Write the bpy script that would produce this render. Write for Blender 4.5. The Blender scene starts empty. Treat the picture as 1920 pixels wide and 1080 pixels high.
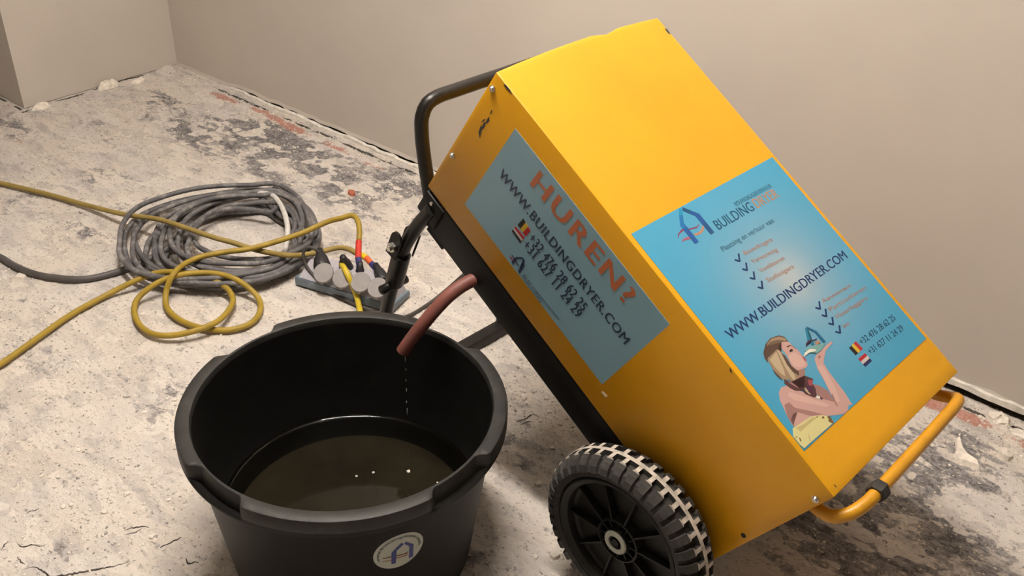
import bpy, bmesh, math, random
import numpy as np
from mathutils import Vector, Matrix
random.seed(7); RNG = np.random.default_rng(7)
SC = bpy.context.scene; COL = SC.collection
# ------------------------------------------------------------------ camera, world, light, exposure
cam_d = bpy.data.cameras.new('camera'); cam = bpy.data.objects.new('camera', cam_d); COL.objects.link(cam)
CR = Vector((0.769183, 0.638173, 0.033059)); CU = Vector((-0.366767, 0.398512, 0.840637)); CF = Vector((-0.523297, 0.658728, -0.540589))
cam.matrix_world = Matrix(((CR.x, CU.x, -CF.x, 0), (CR.y, CU.y, -CF.y, 0), (CR.z, CU.z, -CF.z, 1.4), (0, 0, 0, 1)))
cam_d.sensor_width = 36; cam_d.lens = 1865.45 * 36 / 1920; cam_d.clip_start = .02
SC.camera = cam
wd = bpy.data.worlds.new('room_ambience'); SC.world = wd; wd.use_nodes = True
wd.node_tree.nodes['Background'].inputs[0].default_value = (.9, .85, .8, 1); wd.node_tree.nodes['Background'].inputs[1].default_value = .02
SC.view_settings.view_transform = 'Standard'; SC.view_settings.look = 'None'
SC.view_settings.gamma = 1; SC.view_settings.use_curve_mapping = False
SC.view_settings.exposure = 0.0
LAMP_POS = (-1.22, 1.0, 2.46); LAMP_COL = (1, .915, .83); LAMP_STRENGTH = 186; LAMP_LEN = 1.15; LAMP_R = .042   # fluorescent tube in its diffuser
# ------------------------------------------------------------------ measured shapes (metres)
PICTURE = [('skin_shade',[[0.1157,0.1358],[0.1242,0.1276],[0.1316,0.1141],[0.1284,0.1014],[0.1274,0.0948],[0.1098,0.1092],[0.1066,0.1228]]),('skin',[[0.0457,0.1582],[0.0555,0.1611],[0.0698,0.1581],[0.085,0.1381],[0.0977,0.1218],[0.1118,0.1093],[0.1243,0.0983],[0.1274,0.0889],[0.1466,0.0783],[0.137,0.0734],[0.1272,0.0741],[0.1093,0.0811],[0.0886,0.0915],[0.065,0.1035],[0.0266,0.1061],[0.0245,0.1101],[0.027,0.1235],[0.0325,0.1366],[0.0371,0.149]]),('skin_shade',[[0.0377,0.1394],[0.0486,0.1381],[0.052,0.1264],[0.0717,0.1102],[0.0904,0.0929],[0.0658,0.1042],[0.0496,0.1202],[0.0415,0.1223],[0.0289,0.1179],[0.0252,0.1092],[0.027,0.1235]]),('skin_light',[[0.0634,0.1486],[0.0797,0.1339],[0.0941,0.119],[0.1073,0.1058],[0.1148,0.097],[0.1055,0.0986],[0.0778,0.1208],[0.0606,0.1361],[0.0559,0.1469]]),('skin',[[0.1532,0.1611],[0.1638,0.148],[0.1607,0.1345],[0.1598,0.1155],[0.1589,0.0966],[0.1545,0.0752],[0.1255,0.0897],[0.1307,0.1045],[0.1359,0.1194],[0.1404,0.1319],[0.1443,0.1477]]),('skin_light',[[0.1507,0.1564],[0.1586,0.1477],[0.1549,0.1301],[0.1489,0.1109],[0.1378,0.0918],[0.1286,0.0939],[0.1338,0.1087],[0.14,0.1261],[0.1462,0.1437]]),('skin_shade',[[0.1316,0.107],[0.1355,0.1063],[0.1302,0.096],[0.1271,0.0874],[0.1252,0.0914]]),('skin',[[0.1525,0.1615],[0.1624,0.1654],[0.177,0.1655],[0.1941,0.1674],[0.2112,0.1672],[0.2117,0.1639],[0.1976,0.1626],[0.1869,0.1619],[0.1721,0.1543],[0.1612,0.1478],[0.1489,0.1513]]),('skin_shade',[[0.1641,0.163],[0.1696,0.1617],[0.1675,0.1582],[0.1608,0.1586]]),('hair',[[0.1052,0.1683],[0.1219,0.1595],[0.1048,0.1479],[0.0941,0.1449],[0.0819,0.1514]]),('skin_shade',[[0.1069,0.166],[0.1186,0.1598],[0.1041,0.1483],[0.0963,0.1466],[0.0917,0.152]]),('skin',[[0.1143,0.2143],[0.1315,0.2078],[0.1334,0.2],[0.1316,0.1949],[0.1374,0.1866],[0.1362,0.182],[0.1365,0.1766],[0.1374,0.1708],[0.1353,0.1674],[0.1336,0.1623],[0.1255,0.1606],[0.1169,0.1629],[0.1044,0.1658],[0.102,0.173],[0.1093,0.1899],[0.1104,0.2073]]),('skin_light',[[0.113,0.191],[0.1275,0.188],[0.1317,0.1783],[0.1307,0.1683],[0.1275,0.164],[0.1163,0.1662],[0.107,0.1733],[0.1079,0.1832]]),('hair_dark',[[0.0728,0.2163],[0.0886,0.2244],[0.1053,0.2272],[0.1246,0.2227],[0.1321,0.2158],[0.1321,0.2064],[0.1202,0.2135],[0.1046,0.2072],[0.105,0.2011],[0.0992,0.2056],[0.0741,0.2067],[0.0658,0.2008],[0.068,0.2099]]),('hair',[[0.0925,0.2239],[0.108,0.2257],[0.1229,0.2212],[0.1304,0.2144],[0.1306,0.209],[0.115,0.2185],[0.1016,0.2223],[0.0867,0.2209]]),('hair',[[0.0706,0.2056],[0.1001,0.2081],[0.105,0.2011],[0.106,0.1872],[0.1014,0.1725],[0.1069,0.166],[0.1068,0.1586],[0.0936,0.1554],[0.0821,0.1498],[0.08,0.1626],[0.0693,0.1683],[0.068,0.1763],[0.0662,0.1875]]),('hair_light',[[0.0735,0.2026],[0.0961,0.2057],[0.0928,0.1985],[0.0848,0.1791],[0.0777,0.1697],[0.0742,0.1759],[0.0721,0.1887]]),('hair_light',[[0.1001,0.2081],[0.1031,0.2051],[0.0987,0.1777],[0.095,0.1619],[0.0876,0.1542],[0.086,0.1638],[0.0905,0.182]]),('hair_dark',[[0.0648,0.1882],[0.068,0.1763],[0.0669,0.1682],[0.0653,0.1705],[0.0637,0.18]]),('hair_dark',[[0.1028,0.1993],[0.1061,0.1946],[0.1028,0.1755],[0.1074,0.1627],[0.1018,0.1583],[0.0964,0.1685],[0.0968,0.1816]]),('dark',[[0.1214,0.1959],[0.1279,0.1953],[0.127,0.1916],[0.1196,0.1927]]),('hair_dark',[[0.1219,0.2029],[0.1305,0.2015],[0.1334,0.1982],[0.1299,0.2],[0.1216,0.2008]]),('lips',[[0.1366,0.178],[0.1373,0.1754],[0.1376,0.1692],[0.1341,0.1677],[0.1343,0.174]]),('scarf',[[0.1115,0.1532],[0.1222,0.1416],[0.1141,0.137],[0.1129,0.1289],[0.1038,0.1191],[0.0974,0.1205],[0.0874,0.1324],[0.0877,0.1381],[0.0756,0.1446],[0.0692,0.1539],[0.0666,0.1625],[0.0713,0.1673],[0.0795,0.1585],[0.0843,0.1443],[0.0959,0.1409]]),('skin_shade',[[0.0741,0.1614],[0.0778,0.1536],[0.0837,0.1439],[0.0837,0.1475],[0.0803,0.1574]]),('hair_light',[[0.0948,0.1401],[0.0965,0.1377],[0.0958,0.1264],[0.0931,0.1279],[0.0918,0.1359]]),('purple',[[0.1,0.1387],[0.1066,0.1367],[0.1058,0.1297],[0.0988,0.127],[0.095,0.1312]]),('lips',[[0.1103,0.145],[0.1197,0.1414],[0.1125,0.1349],[0.1052,0.1374]]),('white',[[0.1049,0.12],[0.1089,0.1149],[0.1042,0.1131],[0.1004,0.1174]]),('purple',[[0.1094,0.1154],[0.1109,0.1102],[0.1067,0.1115]]),('dress',[[0.0212,0.1075],[0.0269,0.1063],[0.0645,0.1032],[0.0849,0.0945],[0.0985,0.0846],[0.0973,0.075],[0.0246,0.0762],[0.0138,0.0762],[0.0112,0.0839],[0.0107,0.0976]]),('dress_shade',[[0.0264,0.1045],[0.0459,0.1015],[0.0673,0.101],[0.0721,0.0961],[0.0506,0.0966],[0.0287,0.0964]]),('dress_spot',[[0.0925,0.0879],[0.0991,0.0851],[0.0963,0.0749],[0.0922,0.0755],[0.0888,0.0809],[0.0927,0.0845]]),('dress_spot',[[0.0695,0.0969],[0.0748,0.0975],[0.0806,0.0962],[0.0755,0.0959]]),('dress_spot',[[0.083,0.0923],[0.0881,0.0912],[0.0862,0.0882],[0.0825,0.0897]]),('dress_spot',[[0.0191,0.0923],[0.0199,0.0901],[0.0175,0.0858],[0.0157,0.0875]]),('dress_spot',[[0.0128,0.0964],[0.0175,0.0946],[0.0138,0.0945]]),('dress_shade',[[0.0385,0.0885],[0.0367,0.0828],[0.0321,0.0764],[0.0325,0.0795]]),('glow',[[0.1468,0.181],[0.1598,0.182],[0.1743,0.1784],[0.1963,0.171],[0.1781,0.1664],[0.1645,0.167],[0.1642,0.1705],[0.1487,0.177]]),('white',[[0.1371,0.1752],[0.1465,0.1789],[0.1599,0.1784],[0.1694,0.1727],[0.1675,0.1703],[0.153,0.1748],[0.1425,0.1749]]),('logo_teal',[[0.1816,0.207],[0.1875,0.2071],[0.1748,0.1919],[0.1741,0.1792],[0.1696,0.1803],[0.1683,0.1906]]),('logo_blue2',[[0.1871,0.2081],[0.1989,0.1937],[0.2,0.1729],[0.1939,0.1725],[0.1938,0.1931],[0.1852,0.2057]]),('swoosh_dark',[[0.1563,0.1852],[0.1622,0.1891],[0.1718,0.1896],[0.1812,0.1856],[0.1887,0.1848],[0.1856,0.1834],[0.1759,0.1852],[0.168,0.1884]]),('orange_pale',[[0.1798,0.1817],[0.1902,0.1794],[0.1873,0.1763],[0.1764,0.1772]])]
LOGO = [('swoosh_red',[[0.0839,0.4305],[0.0915,0.4365],[0.1039,0.44],[0.1107,0.4385],[0.1192,0.4354],[0.1299,0.433],[0.1379,0.4318],[0.1432,0.4345],[0.1415,0.4317],[0.1348,0.4296],[0.118,0.433],[0.104,0.4365],[0.0943,0.4353]]),('swoosh_pink',[[0.085,0.4217],[0.0926,0.4257],[0.1019,0.4253],[0.1077,0.4234],[0.1084,0.4192],[0.0977,0.4214],[0.0918,0.4226]]),('orange_pale',[[0.1192,0.4244],[0.1317,0.4224],[0.1407,0.4245],[0.1502,0.4295],[0.1564,0.4339],[0.1516,0.4268],[0.1423,0.4208],[0.1328,0.4185],[0.1199,0.4201]]),('logo_cyan',[[0.1292,0.4707],[0.1372,0.4689],[0.1274,0.4583],[0.1204,0.4613]]),('logo_mid',[[0.1204,0.4613],[0.1274,0.4583],[0.1177,0.4475],[0.1175,0.4387],[0.1069,0.4392],[0.107,0.446]]),('logo_blue',[[0.1175,0.4387],[0.117,0.4095],[0.1071,0.4095],[0.1069,0.4392]]),('logo_navy',[[0.1387,0.4703],[0.1495,0.4586],[0.1422,0.4556],[0.134,0.4646]]),('logo_blue',[[0.1495,0.4586],[0.1599,0.4476],[0.1599,0.4309],[0.1493,0.4299],[0.1495,0.4475],[0.1422,0.4556]]),('logo_navy2',[[0.1599,0.4309],[0.1597,0.4097],[0.15,0.4096],[0.1493,0.4299]])]
CHECKS = [[[0.1712,0.3615],[0.1746,0.3603],[0.1641,0.3484],[0.161,0.3492],[0.1546,0.3549],[0.1577,0.3565],[0.1631,0.3523]],[[0.1713,0.3431],[0.1746,0.3419],[0.1642,0.3302],[0.1611,0.3309],[0.1547,0.3367],[0.1578,0.3382],[0.1632,0.334]],[[0.1718,0.3252],[0.1751,0.3239],[0.1646,0.3123],[0.1616,0.3131],[0.1552,0.3189],[0.1583,0.3204],[0.1637,0.3162]],[[0.1724,0.3061],[0.1757,0.3049],[0.1653,0.2934],[0.1623,0.2942],[0.1559,0.3],[0.1589,0.3015],[0.1643,0.2973]],[[0.25,0.2278],[0.2535,0.2265],[0.2424,0.2152],[0.2392,0.2161],[0.2326,0.2221],[0.2358,0.2236],[0.2414,0.2191]],[[0.2502,0.2126],[0.2537,0.2112],[0.2426,0.2],[0.2394,0.201],[0.2328,0.207],[0.236,0.2085],[0.2416,0.204]],[[0.2501,0.196],[0.2536,0.1946],[0.2425,0.1836],[0.2393,0.1845],[0.2327,0.1906],[0.2359,0.192],[0.2416,0.1875]],[[0.2504,0.1791],[0.2538,0.1777],[0.2428,0.1668],[0.2396,0.1678],[0.233,0.1739],[0.2362,0.1752],[0.2418,0.1707]]]
FTEXT = [('BUILDING','ink_teal',[[0.1723,0.4092],[0.276,0.4075],[0.1749,0.4264]]),('DRYER','orange_pale',[[0.2834,0.4075],[0.3508,0.4052],[0.2879,0.4252]]),('BOUWDROGERVERHUUR','ink_soft',[[0.2439,0.4285],[0.3515,0.4262],[0.2453,0.4359]]),('Plaatsing en verhuur van:','ink_soft2',[[0.1469,0.3761],[0.2961,0.3734],[0.1495,0.385]]),('Bouwdrogers','orange_soft',[[0.183,0.3529],[0.2599,0.3484],[0.1856,0.3604]]),('Verwarming','orange_soft',[[0.1845,0.3349],[0.2532,0.3301],[0.1871,0.3424]]),('Ventilatoren','orange_soft',[[0.1849,0.3164],[0.2535,0.3128],[0.1871,0.3235]]),('Stofzuigers','orange_soft',[[0.1841,0.2974],[0.2578,0.2931],[0.1867,0.3048]]),('WWW.BUILDINGDRYER.COM','ink_navy',[[0.0353,0.2596],[0.386,0.2561],[0.0368,0.2752]]),('Aannemers','orange_soft',[[0.2566,0.2209],[0.341,0.2147],[0.2599,0.2274]]),('Particulieren','orange_soft',[[0.2575,0.2037],[0.37,0.197],[0.2601,0.2105]]),('Vloerleggers','orange_soft',[[0.2562,0.1881],[0.3542,0.1826],[0.2585,0.195]]),('enz','orange_soft',[[0.257,0.1705],[0.2745,0.1693],[0.2599,0.1766]]),('+32 476 28 62 25','ink_slate',[[0.2647,0.1324],[0.3774,0.1287],[0.2665,0.1427]]),('+31 627 11 24 29','ink_slate',[[0.2657,0.1127],[0.3763,0.1075],[0.2675,0.1229]])]
STEXT = [('HUREN?','orange_dull',[[0.6447,0.0935],[0.4006,0.0927],[0.6432,0.0569]]),('WWW.BUILDINGDRYER.COM','ink_dark',[[0.7001,0.1396],[0.3558,0.1496],[0.7007,0.1205]]),('+32 476 28 62 25','ink_dark',[[0.5907,0.1766],[0.4413,0.1804],[0.5916,0.1569]]),('+31 627 11 24 29','ink_dark',[[0.5909,0.1983],[0.4401,0.201],[0.5918,0.1782]]),('BUILDING','ink_soft3',[[0.5575,0.2491],[0.5039,0.2526],[0.5583,0.2379]])]
SLOGO = [('swoosh_red',[[0.598,0.243],[0.5967,0.2406],[0.5875,0.2403],[0.5877,0.2432]]),('swoosh_dark',[[0.5974,0.2358],[0.5958,0.2342],[0.5842,0.2353],[0.5736,0.2375],[0.5761,0.2387],[0.5854,0.2384]]),('ink_dark',[[0.5888,0.2474],[0.5886,0.2305],[0.5789,0.2173],[0.5757,0.2171],[0.5841,0.2306],[0.5836,0.2474]]),('logo_navy',[[0.5834,0.2235],[0.5789,0.2173],[0.5731,0.2167],[0.5755,0.2205]]),('ink_dark',[[0.5757,0.2202],[0.5732,0.2165],[0.5658,0.227],[0.5641,0.2478],[0.5683,0.2489],[0.5687,0.2301]]),('ink_soft3',[[0.5235,0.2418],[0.5229,0.2388],[0.4613,0.2367],[0.4611,0.2405]])]
FLAGS_F = [[0.2348,0.1421],[0.2583,0.1433],[0.2602,0.1276],[0.2358,0.127],[0.2348,0.1202],[0.257,0.1204],[0.2584,0.1044],[0.236,0.1042]]
FLAGS_S = [[0.6208,0.1768],[0.6196,0.1561],[0.5963,0.1602],[0.5974,0.1788],[0.6228,0.1976],[0.6217,0.1833],[0.5974,0.1826],[0.5977,0.1998]]
SCUFF_S = [[[0.7726,0.1152],[0.7747,0.106],[0.7759,0.0982],[0.7697,0.1046],[0.7673,0.1134],[0.7647,0.1211]],[[0.7728,0.1014],[0.7743,0.0917],[0.7711,0.0856],[0.7684,0.0947],[0.7686,0.1033]],[[0.771,0.0878],[0.772,0.079],[0.7715,0.0725],[0.767,0.0785],[0.7675,0.0858]],[[0.7781,0.0963],[0.7774,0.0871],[0.7748,0.0822],[0.7748,0.0895]],[[0.773,0.0675],[0.774,0.0588],[0.7726,0.0581],[0.771,0.0661]],[[0.7806,0.003],[0.7753,0.0007],[0.7659,0.0001],[0.7588,0.0022],[0.7652,0.0032],[0.7741,0.0044]],[[0.2281,0.0026],[0.2255,0.0014],[0.2198,0.005],[0.2234,0.0064]],[[0.3238,0.2673],[0.323,0.2628],[0.3115,0.2608],[0.3125,0.2669]]]
SCUFF_F = [[[0.4117,0.7777],[0.4158,0.7739],[0.4138,0.7627],[0.4088,0.7641],[0.4081,0.7696]],[[0.0157,0.0133],[0.0172,0.0087],[0.015,0.0082]]]
YELLOW_A = [[-1.9739,0.5661,0.009],[-1.9919,0.67,0.009],[-2.0231,0.7708,0.009],[-2.0568,0.8793,0.009],[-2.067,0.9811,0.012],[-2.0466,1.0513,0.03],[-2.0256,1.1006,0.04],[-1.988,1.1281,0.046],[-1.9442,1.1599,0.042],[-1.8937,1.1764,0.04],[-1.8478,1.1838,0.03],[-1.8153,1.1739,0.02],[-1.778,1.1358,0.024],[-1.7539,1.082,0.026],[-1.7603,1.0265,0.026],[-1.7991,0.979,0.018],[-1.8454,0.9609,0.012],[-1.9017,0.9642,0.012],[-1.9595,0.9897,0.014],[-1.9885,1.019,0.018],[-1.9836,1.0517,0.036],[-1.9697,1.0905,0.05],[-1.9408,1.1339,0.058],[-1.9054,1.1767,0.056],[-1.8578,1.205,0.05],[-1.8071,1.2184,0.034],[-1.7685,1.2183,0.014],[-1.7251,1.1809,0.01],[-1.7103,1.1398,0.009],[-1.7234,1.0977,0.009],[-1.7543,1.0695,0.009],[-1.8067,1.0467,0.009],[-1.8619,1.0402,0.01],[-1.919,1.052,0.012],[-1.9481,1.0749,0.03],[-1.9506,1.1004,0.064],[-1.9682,1.1443,0.068],[-1.9654,1.1956,0.07],[-1.9414,1.2435,0.072],[-1.9035,1.2986,0.074],[-1.8739,1.3619,0.08],[-1.8455,1.4283,0.09],[-1.8138,1.4942,0.11],[-1.7809,1.5136,0.125],[-1.7692,1.53,0.13],[-1.7546,1.5339,0.13],[-1.7337,1.5256,0.125],[-1.709,1.5062,0.11],[-1.697,1.4914,0.095]]
YELLOW_A_RED = [[-1.6978,1.4922,0.096],[-1.678,1.4719,0.085],[-1.659,1.4532,0.075]]
YELLOW_A_BLUE = [[-1.6597,1.4539,0.076],[-1.6385,1.438,0.066]]
YELLOW_B = [[-2.9532,1.0631,0.009],[-2.842,1.1049,0.009],[-2.7375,1.1416,0.009],[-2.6544,1.1686,0.009],[-2.5151,1.2006,0.014],[-2.3535,1.2167,0.04],[-2.2066,1.2377,0.07],[-2.1029,1.2509,0.078],[-2.0125,1.2693,0.078],[-1.9594,1.2958,0.07],[-1.9269,1.3155,0.06],[-1.8792,1.3346,0.058],[-1.8112,1.3501,0.07],[-1.8042,1.3936,0.055],[-1.7765,1.4289,0.06],[-1.7511,1.4668,0.066],[-1.7232,1.4758,0.07],[-1.6856,1.4753,0.07],[-1.6707,1.4773,0.07]]
YELLOW_B_BAND = [[-1.6745,1.4782,0.07],[-1.6543,1.477,0.069]]
YELLOW_B_RED = [[-1.6581,1.4779,0.069],[-1.6279,1.4694,0.067]]
YELLOW_B_BLUE = [[-1.6314,1.4705,0.067],[-1.5907,1.4589,0.062]]
YELLOW_C = [[-1.6707,1.4061,0.075],[-1.6405,1.3902,0.082],[-1.617,1.3823,0.07],[-1.6056,1.3845,0.045],[-1.5912,1.3823,0.02],[-1.562,1.3626,0.012],[-1.5311,1.3401,0.01]]
BLACK = [[-1.745,1.4028,0.075],[-1.7558,1.3955,0.09],[-1.7704,1.3869,0.095],[-1.7796,1.3776,0.085],[-1.7757,1.371,0.07],[-1.7642,1.368,0.05],[-1.7341,1.3641,0.035],[-1.7047,1.3627,0.022],[-1.6822,1.3671,0.01],[-1.6499,1.3708,0.006],[-1.5973,1.374,0.005],[-1.5293,1.3837,0.005],[-1.4695,1.3998,0.005],[-1.4589,1.428,0.005],[-1.4568,1.4922,0.006],[-1.4424,1.5455,0.03],[-1.4165,1.5827,0.07],[-1.397,1.625,0.1]]
TAIL = [[-2.5881,0.8578,0.009],[-2.4355,0.897,0.009],[-2.3726,0.9002,0.009],[-2.3014,0.9125,0.009],[-2.2432,0.9381,0.009],[-2.1776,0.9882,0.009],[-2.1511,1.0549,0.009],[-2.1401,1.1343,0.012],[-2.1316,1.2294,0.03],[-2.1399,1.2805,0.04]]
COIL_OUT = [[-2.1395,1.081,0.009],[-2.2206,1.1288,0.009],[-2.2889,1.1847,0.009],[-2.3255,1.2359,0.009],[-2.3335,1.2933,0.009],[-2.3348,1.3776,0.009],[-2.3114,1.4525,0.009],[-2.2719,1.5284,0.009],[-2.2368,1.5824,0.009],[-2.1723,1.6132,0.009],[-2.0645,1.6067,0.009],[-1.9565,1.5634,0.009],[-1.879,1.511,0.009],[-1.8158,1.4414,0.009],[-1.7957,1.3787,0.009],[-1.7875,1.2986,0.009],[-1.8012,1.239,0.009],[-1.8336,1.1862,0.009],[-1.8792,1.1397,0.009],[-1.9413,1.0964,0.009],[-2.0099,1.0657,0.009],[-2.0758,1.0617,0.009]]
COIL_IN = [[-2.0418,1.2528,0.009],[-2.1093,1.2967,0.009],[-2.1525,1.3572,0.009],[-2.1598,1.4227,0.009],[-2.1024,1.4764,0.009],[-2.0347,1.5113,0.009],[-1.9821,1.5048,0.009],[-1.928,1.4544,0.009],[-1.894,1.4108,0.009],[-1.8783,1.3629,0.009],[-1.9115,1.3018,0.009],[-1.9681,1.2596,0.009]]
WHITE_TIE = [[-2.1739,1.5381,0.05],[-2.1281,1.5502,0.055],[-2.0787,1.5368,0.055],[-2.0119,1.5031,0.055],[-1.948,1.4601,0.05],[-1.8965,1.4114,0.04],[-1.8725,1.3829,0.03],[-1.8522,1.3626,0.02]]
STRIP = [[-1.7761,1.3359,0.0],[-1.4966,1.4098,0.0],[-1.4925,1.4618,0.0],[-1.8562,1.4621,0.0]]
FLAKES = [([-2.3224,0.8916,0.0],0.03),([-2.1504,0.9775,0.0],0.012),([-1.9445,0.9999,0.0],0.014),([-1.6246,0.7981,0.0],0.013),([-0.8567,1.1886,0.0],0.018),([-0.7179,1.0608,0.0],0.024),([-0.7444,1.0374,0.0],0.014),([-1.048,1.3784,0.0],0.024),([-0.1691,1.9115,0.0],0.03),([-0.2479,1.804,0.0],0.012),([-0.1701,1.5317,-0.0],0.0),([-2.2302,1.7038,0.0],0.018),([-2.0659,1.781,0.0],0.0),([-2.0444,1.7916,0.0],0.022),([-1.9822,1.899,0.0],0.012),([-2.1153,2.0425,0.0],0.02),([-1.9557,1.2659,0.0],0.01),([-1.6229,0.8604,0.0],0.01)]
PLASTERY = [[-0.2706,1.8955,-0.0],[-0.2656,1.9046,0.0],[-0.2473,1.8707,0.0],[-0.2326,1.8571,0.0],[-0.2039,1.8475,0.0],[-0.196,1.8331,0.0],[-0.2199,1.829,0.0],[-0.2431,1.8256,-0.0],[-0.2532,1.8386,0.0],[-0.2548,1.8595,0.0]]
TUBSTICK = [-23.6,0.221]
FLOORPTS = {'dark': [[-3.0061,1.8261,0.0],[-3.0665,1.8015,0.0],[-2.6133,1.9142,0.0],[-2.4688,1.9321,0.0],[-2.7561,1.9354,0.0],[-2.1592,1.8417,0.0],[-2.476,1.6983,0.0],[-2.6949,1.7146,0.0],[-3.058,1.5465,0.0],[-3.1891,1.7515,0.0],[-3.2171,1.331,0.0],[-0.2121,1.9249,0.0],[-0.2577,1.7318,0.0],[-0.3105,1.5847,-0.0],[-2.1709,1.9894,0.0],[-1.9414,1.9974,0.0],[-0.9558,1.2596,0.0]],'red': [[-2.9543,1.9815,0.0],[-2.7544,2.0035,0.0],[-2.6904,1.9992,0.0],[-2.5061,1.9868,0.0],[-2.3545,1.9831,0.0],[-2.3046,1.9733,0.0],[-2.0503,1.7861,0.0],[-0.3361,1.9816,-0.0],[-0.2833,1.9842,0.0],[-0.2564,1.9913,0.0],[-0.1551,1.9758,0.0],[-3.4007,1.4075,0.0],[-3.0935,1.3023,0.0]]}
LIDS = [[-1.689, 1.3623, 0.062], [-1.6364, 1.3783, 0.062], [-1.5888, 1.3952, 0.062], [-1.5392, 1.4059, 0.062]]
HOSE_W = [[-1.0059, 1.1213, 0.4341], [-1.0146, 1.0969, 0.4214], [-1.0254, 1.0706, 0.3973], [-1.0389, 1.0495, 0.3668], [-1.0509, 1.0364, 0.3408], [-1.064, 1.0253, 0.3115]]
NAMED_FLAKES = [(-2.3224, 0.8916, 0.034, 'largest white plaster flake, by the left edge below the grey cable tail'), (-2.1504, 0.9775, 0.014, 'pale flake between the dark cable tail and the yellow cord'), (-1.9445, 0.9999, 0.017, 'thin pale flake inside the left yellow loop'), (-1.6246, 0.7981, 0.015, 'tilted white flake left of the black tub rim'), (-0.8567, 1.1886, 0.02, 'pale lump between the tub and the wheel'), (-0.7179, 1.0608, 0.03, 'biggest pale lump beside the wheel at the bottom'), (-0.7428, 1.0354, 0.016, 'flat chip left of the biggest lump beside the wheel'), (-1.048, 1.3784, 0.028, 'rounded grey lump on the floor right of the tub rim'), (-0.1691, 1.9115, 0.04, 'pinkish flat flake at the right edge below the wall'), (-2.2302, 1.7038, 0.014, 'white flake on the grey floor above the coil'), (-2.4837, 1.8302, 0.022, 'white flake on the dark floor below the red patches'), (-1.9294, 1.8714, 0.014, 'white flake left of the black handle'), (-0.2479, 1.804, 0.011, 'tiny white lump under the boot-shaped plaster dab')]
CRACK_SHADOW_LINES = [([[-1.4077, 0.412, 0.0], [-1.3944, 0.4268, 0.0], [-1.3763, 0.4306, -0.0], [-1.3564, 0.4334, 0.0], [-1.3428, 0.448, 0.0], [-1.3296, 0.4685, 0.0], [-1.3178, 0.4843, 0.0], [-1.3011, 0.5089, 0.0], [-1.2916, 0.5264, 0.0], [-1.2839, 0.5424, 0.0]], 0.0024), ([[-1.475, 0.4337, 0.0], [-1.455, 0.4371, 0.0], [-1.4511, 0.4477, 0.0], [-1.4405, 0.4547, 0.0], [-1.4289, 0.4611, 0.0]], 0.0016), ([[-1.4407, 0.4171, 0.0], [-1.426, 0.4162, 0.0], [-1.4147, 0.4171, 0.0]], 0.0014), ([[-1.5316, 0.4823, 0.0], [-1.5288, 0.4925, 0.0], [-1.5267, 0.5046, 0.0]], 0.0011), ([[-1.3551, 0.5784, 0.0], [-1.351, 0.5944, 0.0], [-1.3404, 0.6062, 0.0], [-1.3286, 0.6142, -0.0]], 0.0016), ([[-1.347, 0.5733, 0.0], [-1.3397, 0.5871, 0.0], [-1.3356, 0.6031, 0.0]], 0.0018), ([[-1.2715, 0.592, 0.0], [-1.2691, 0.6059, 0.0], [-1.2668, 0.62, 0.0], [-1.2634, 0.6399, 0.0]], 0.0015), ([[-1.4798, 0.4058, 0.0], [-1.4857, 0.4171, 0.0], [-1.4893, 0.4259, 0.0]], 0.0012), ([[-1.2162, 0.6131, 0.0], [-1.2022, 0.6089, 0.0], [-1.1961, 0.6192, 0.0], [-1.188, 0.6214, 0.0]], 0.0016), ([[-1.0093, 1.3034, 0.0], [-1.0025, 1.3261, 0.0], [-0.9985, 1.3489, 0.0], [-0.9837, 1.3526, 0.0]], 0.002), ([[-0.9978, 1.302, 0.0], [-0.9927, 1.3231, -0.0], [-0.9836, 1.3265, -0.0]], 0.0016)]
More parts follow.
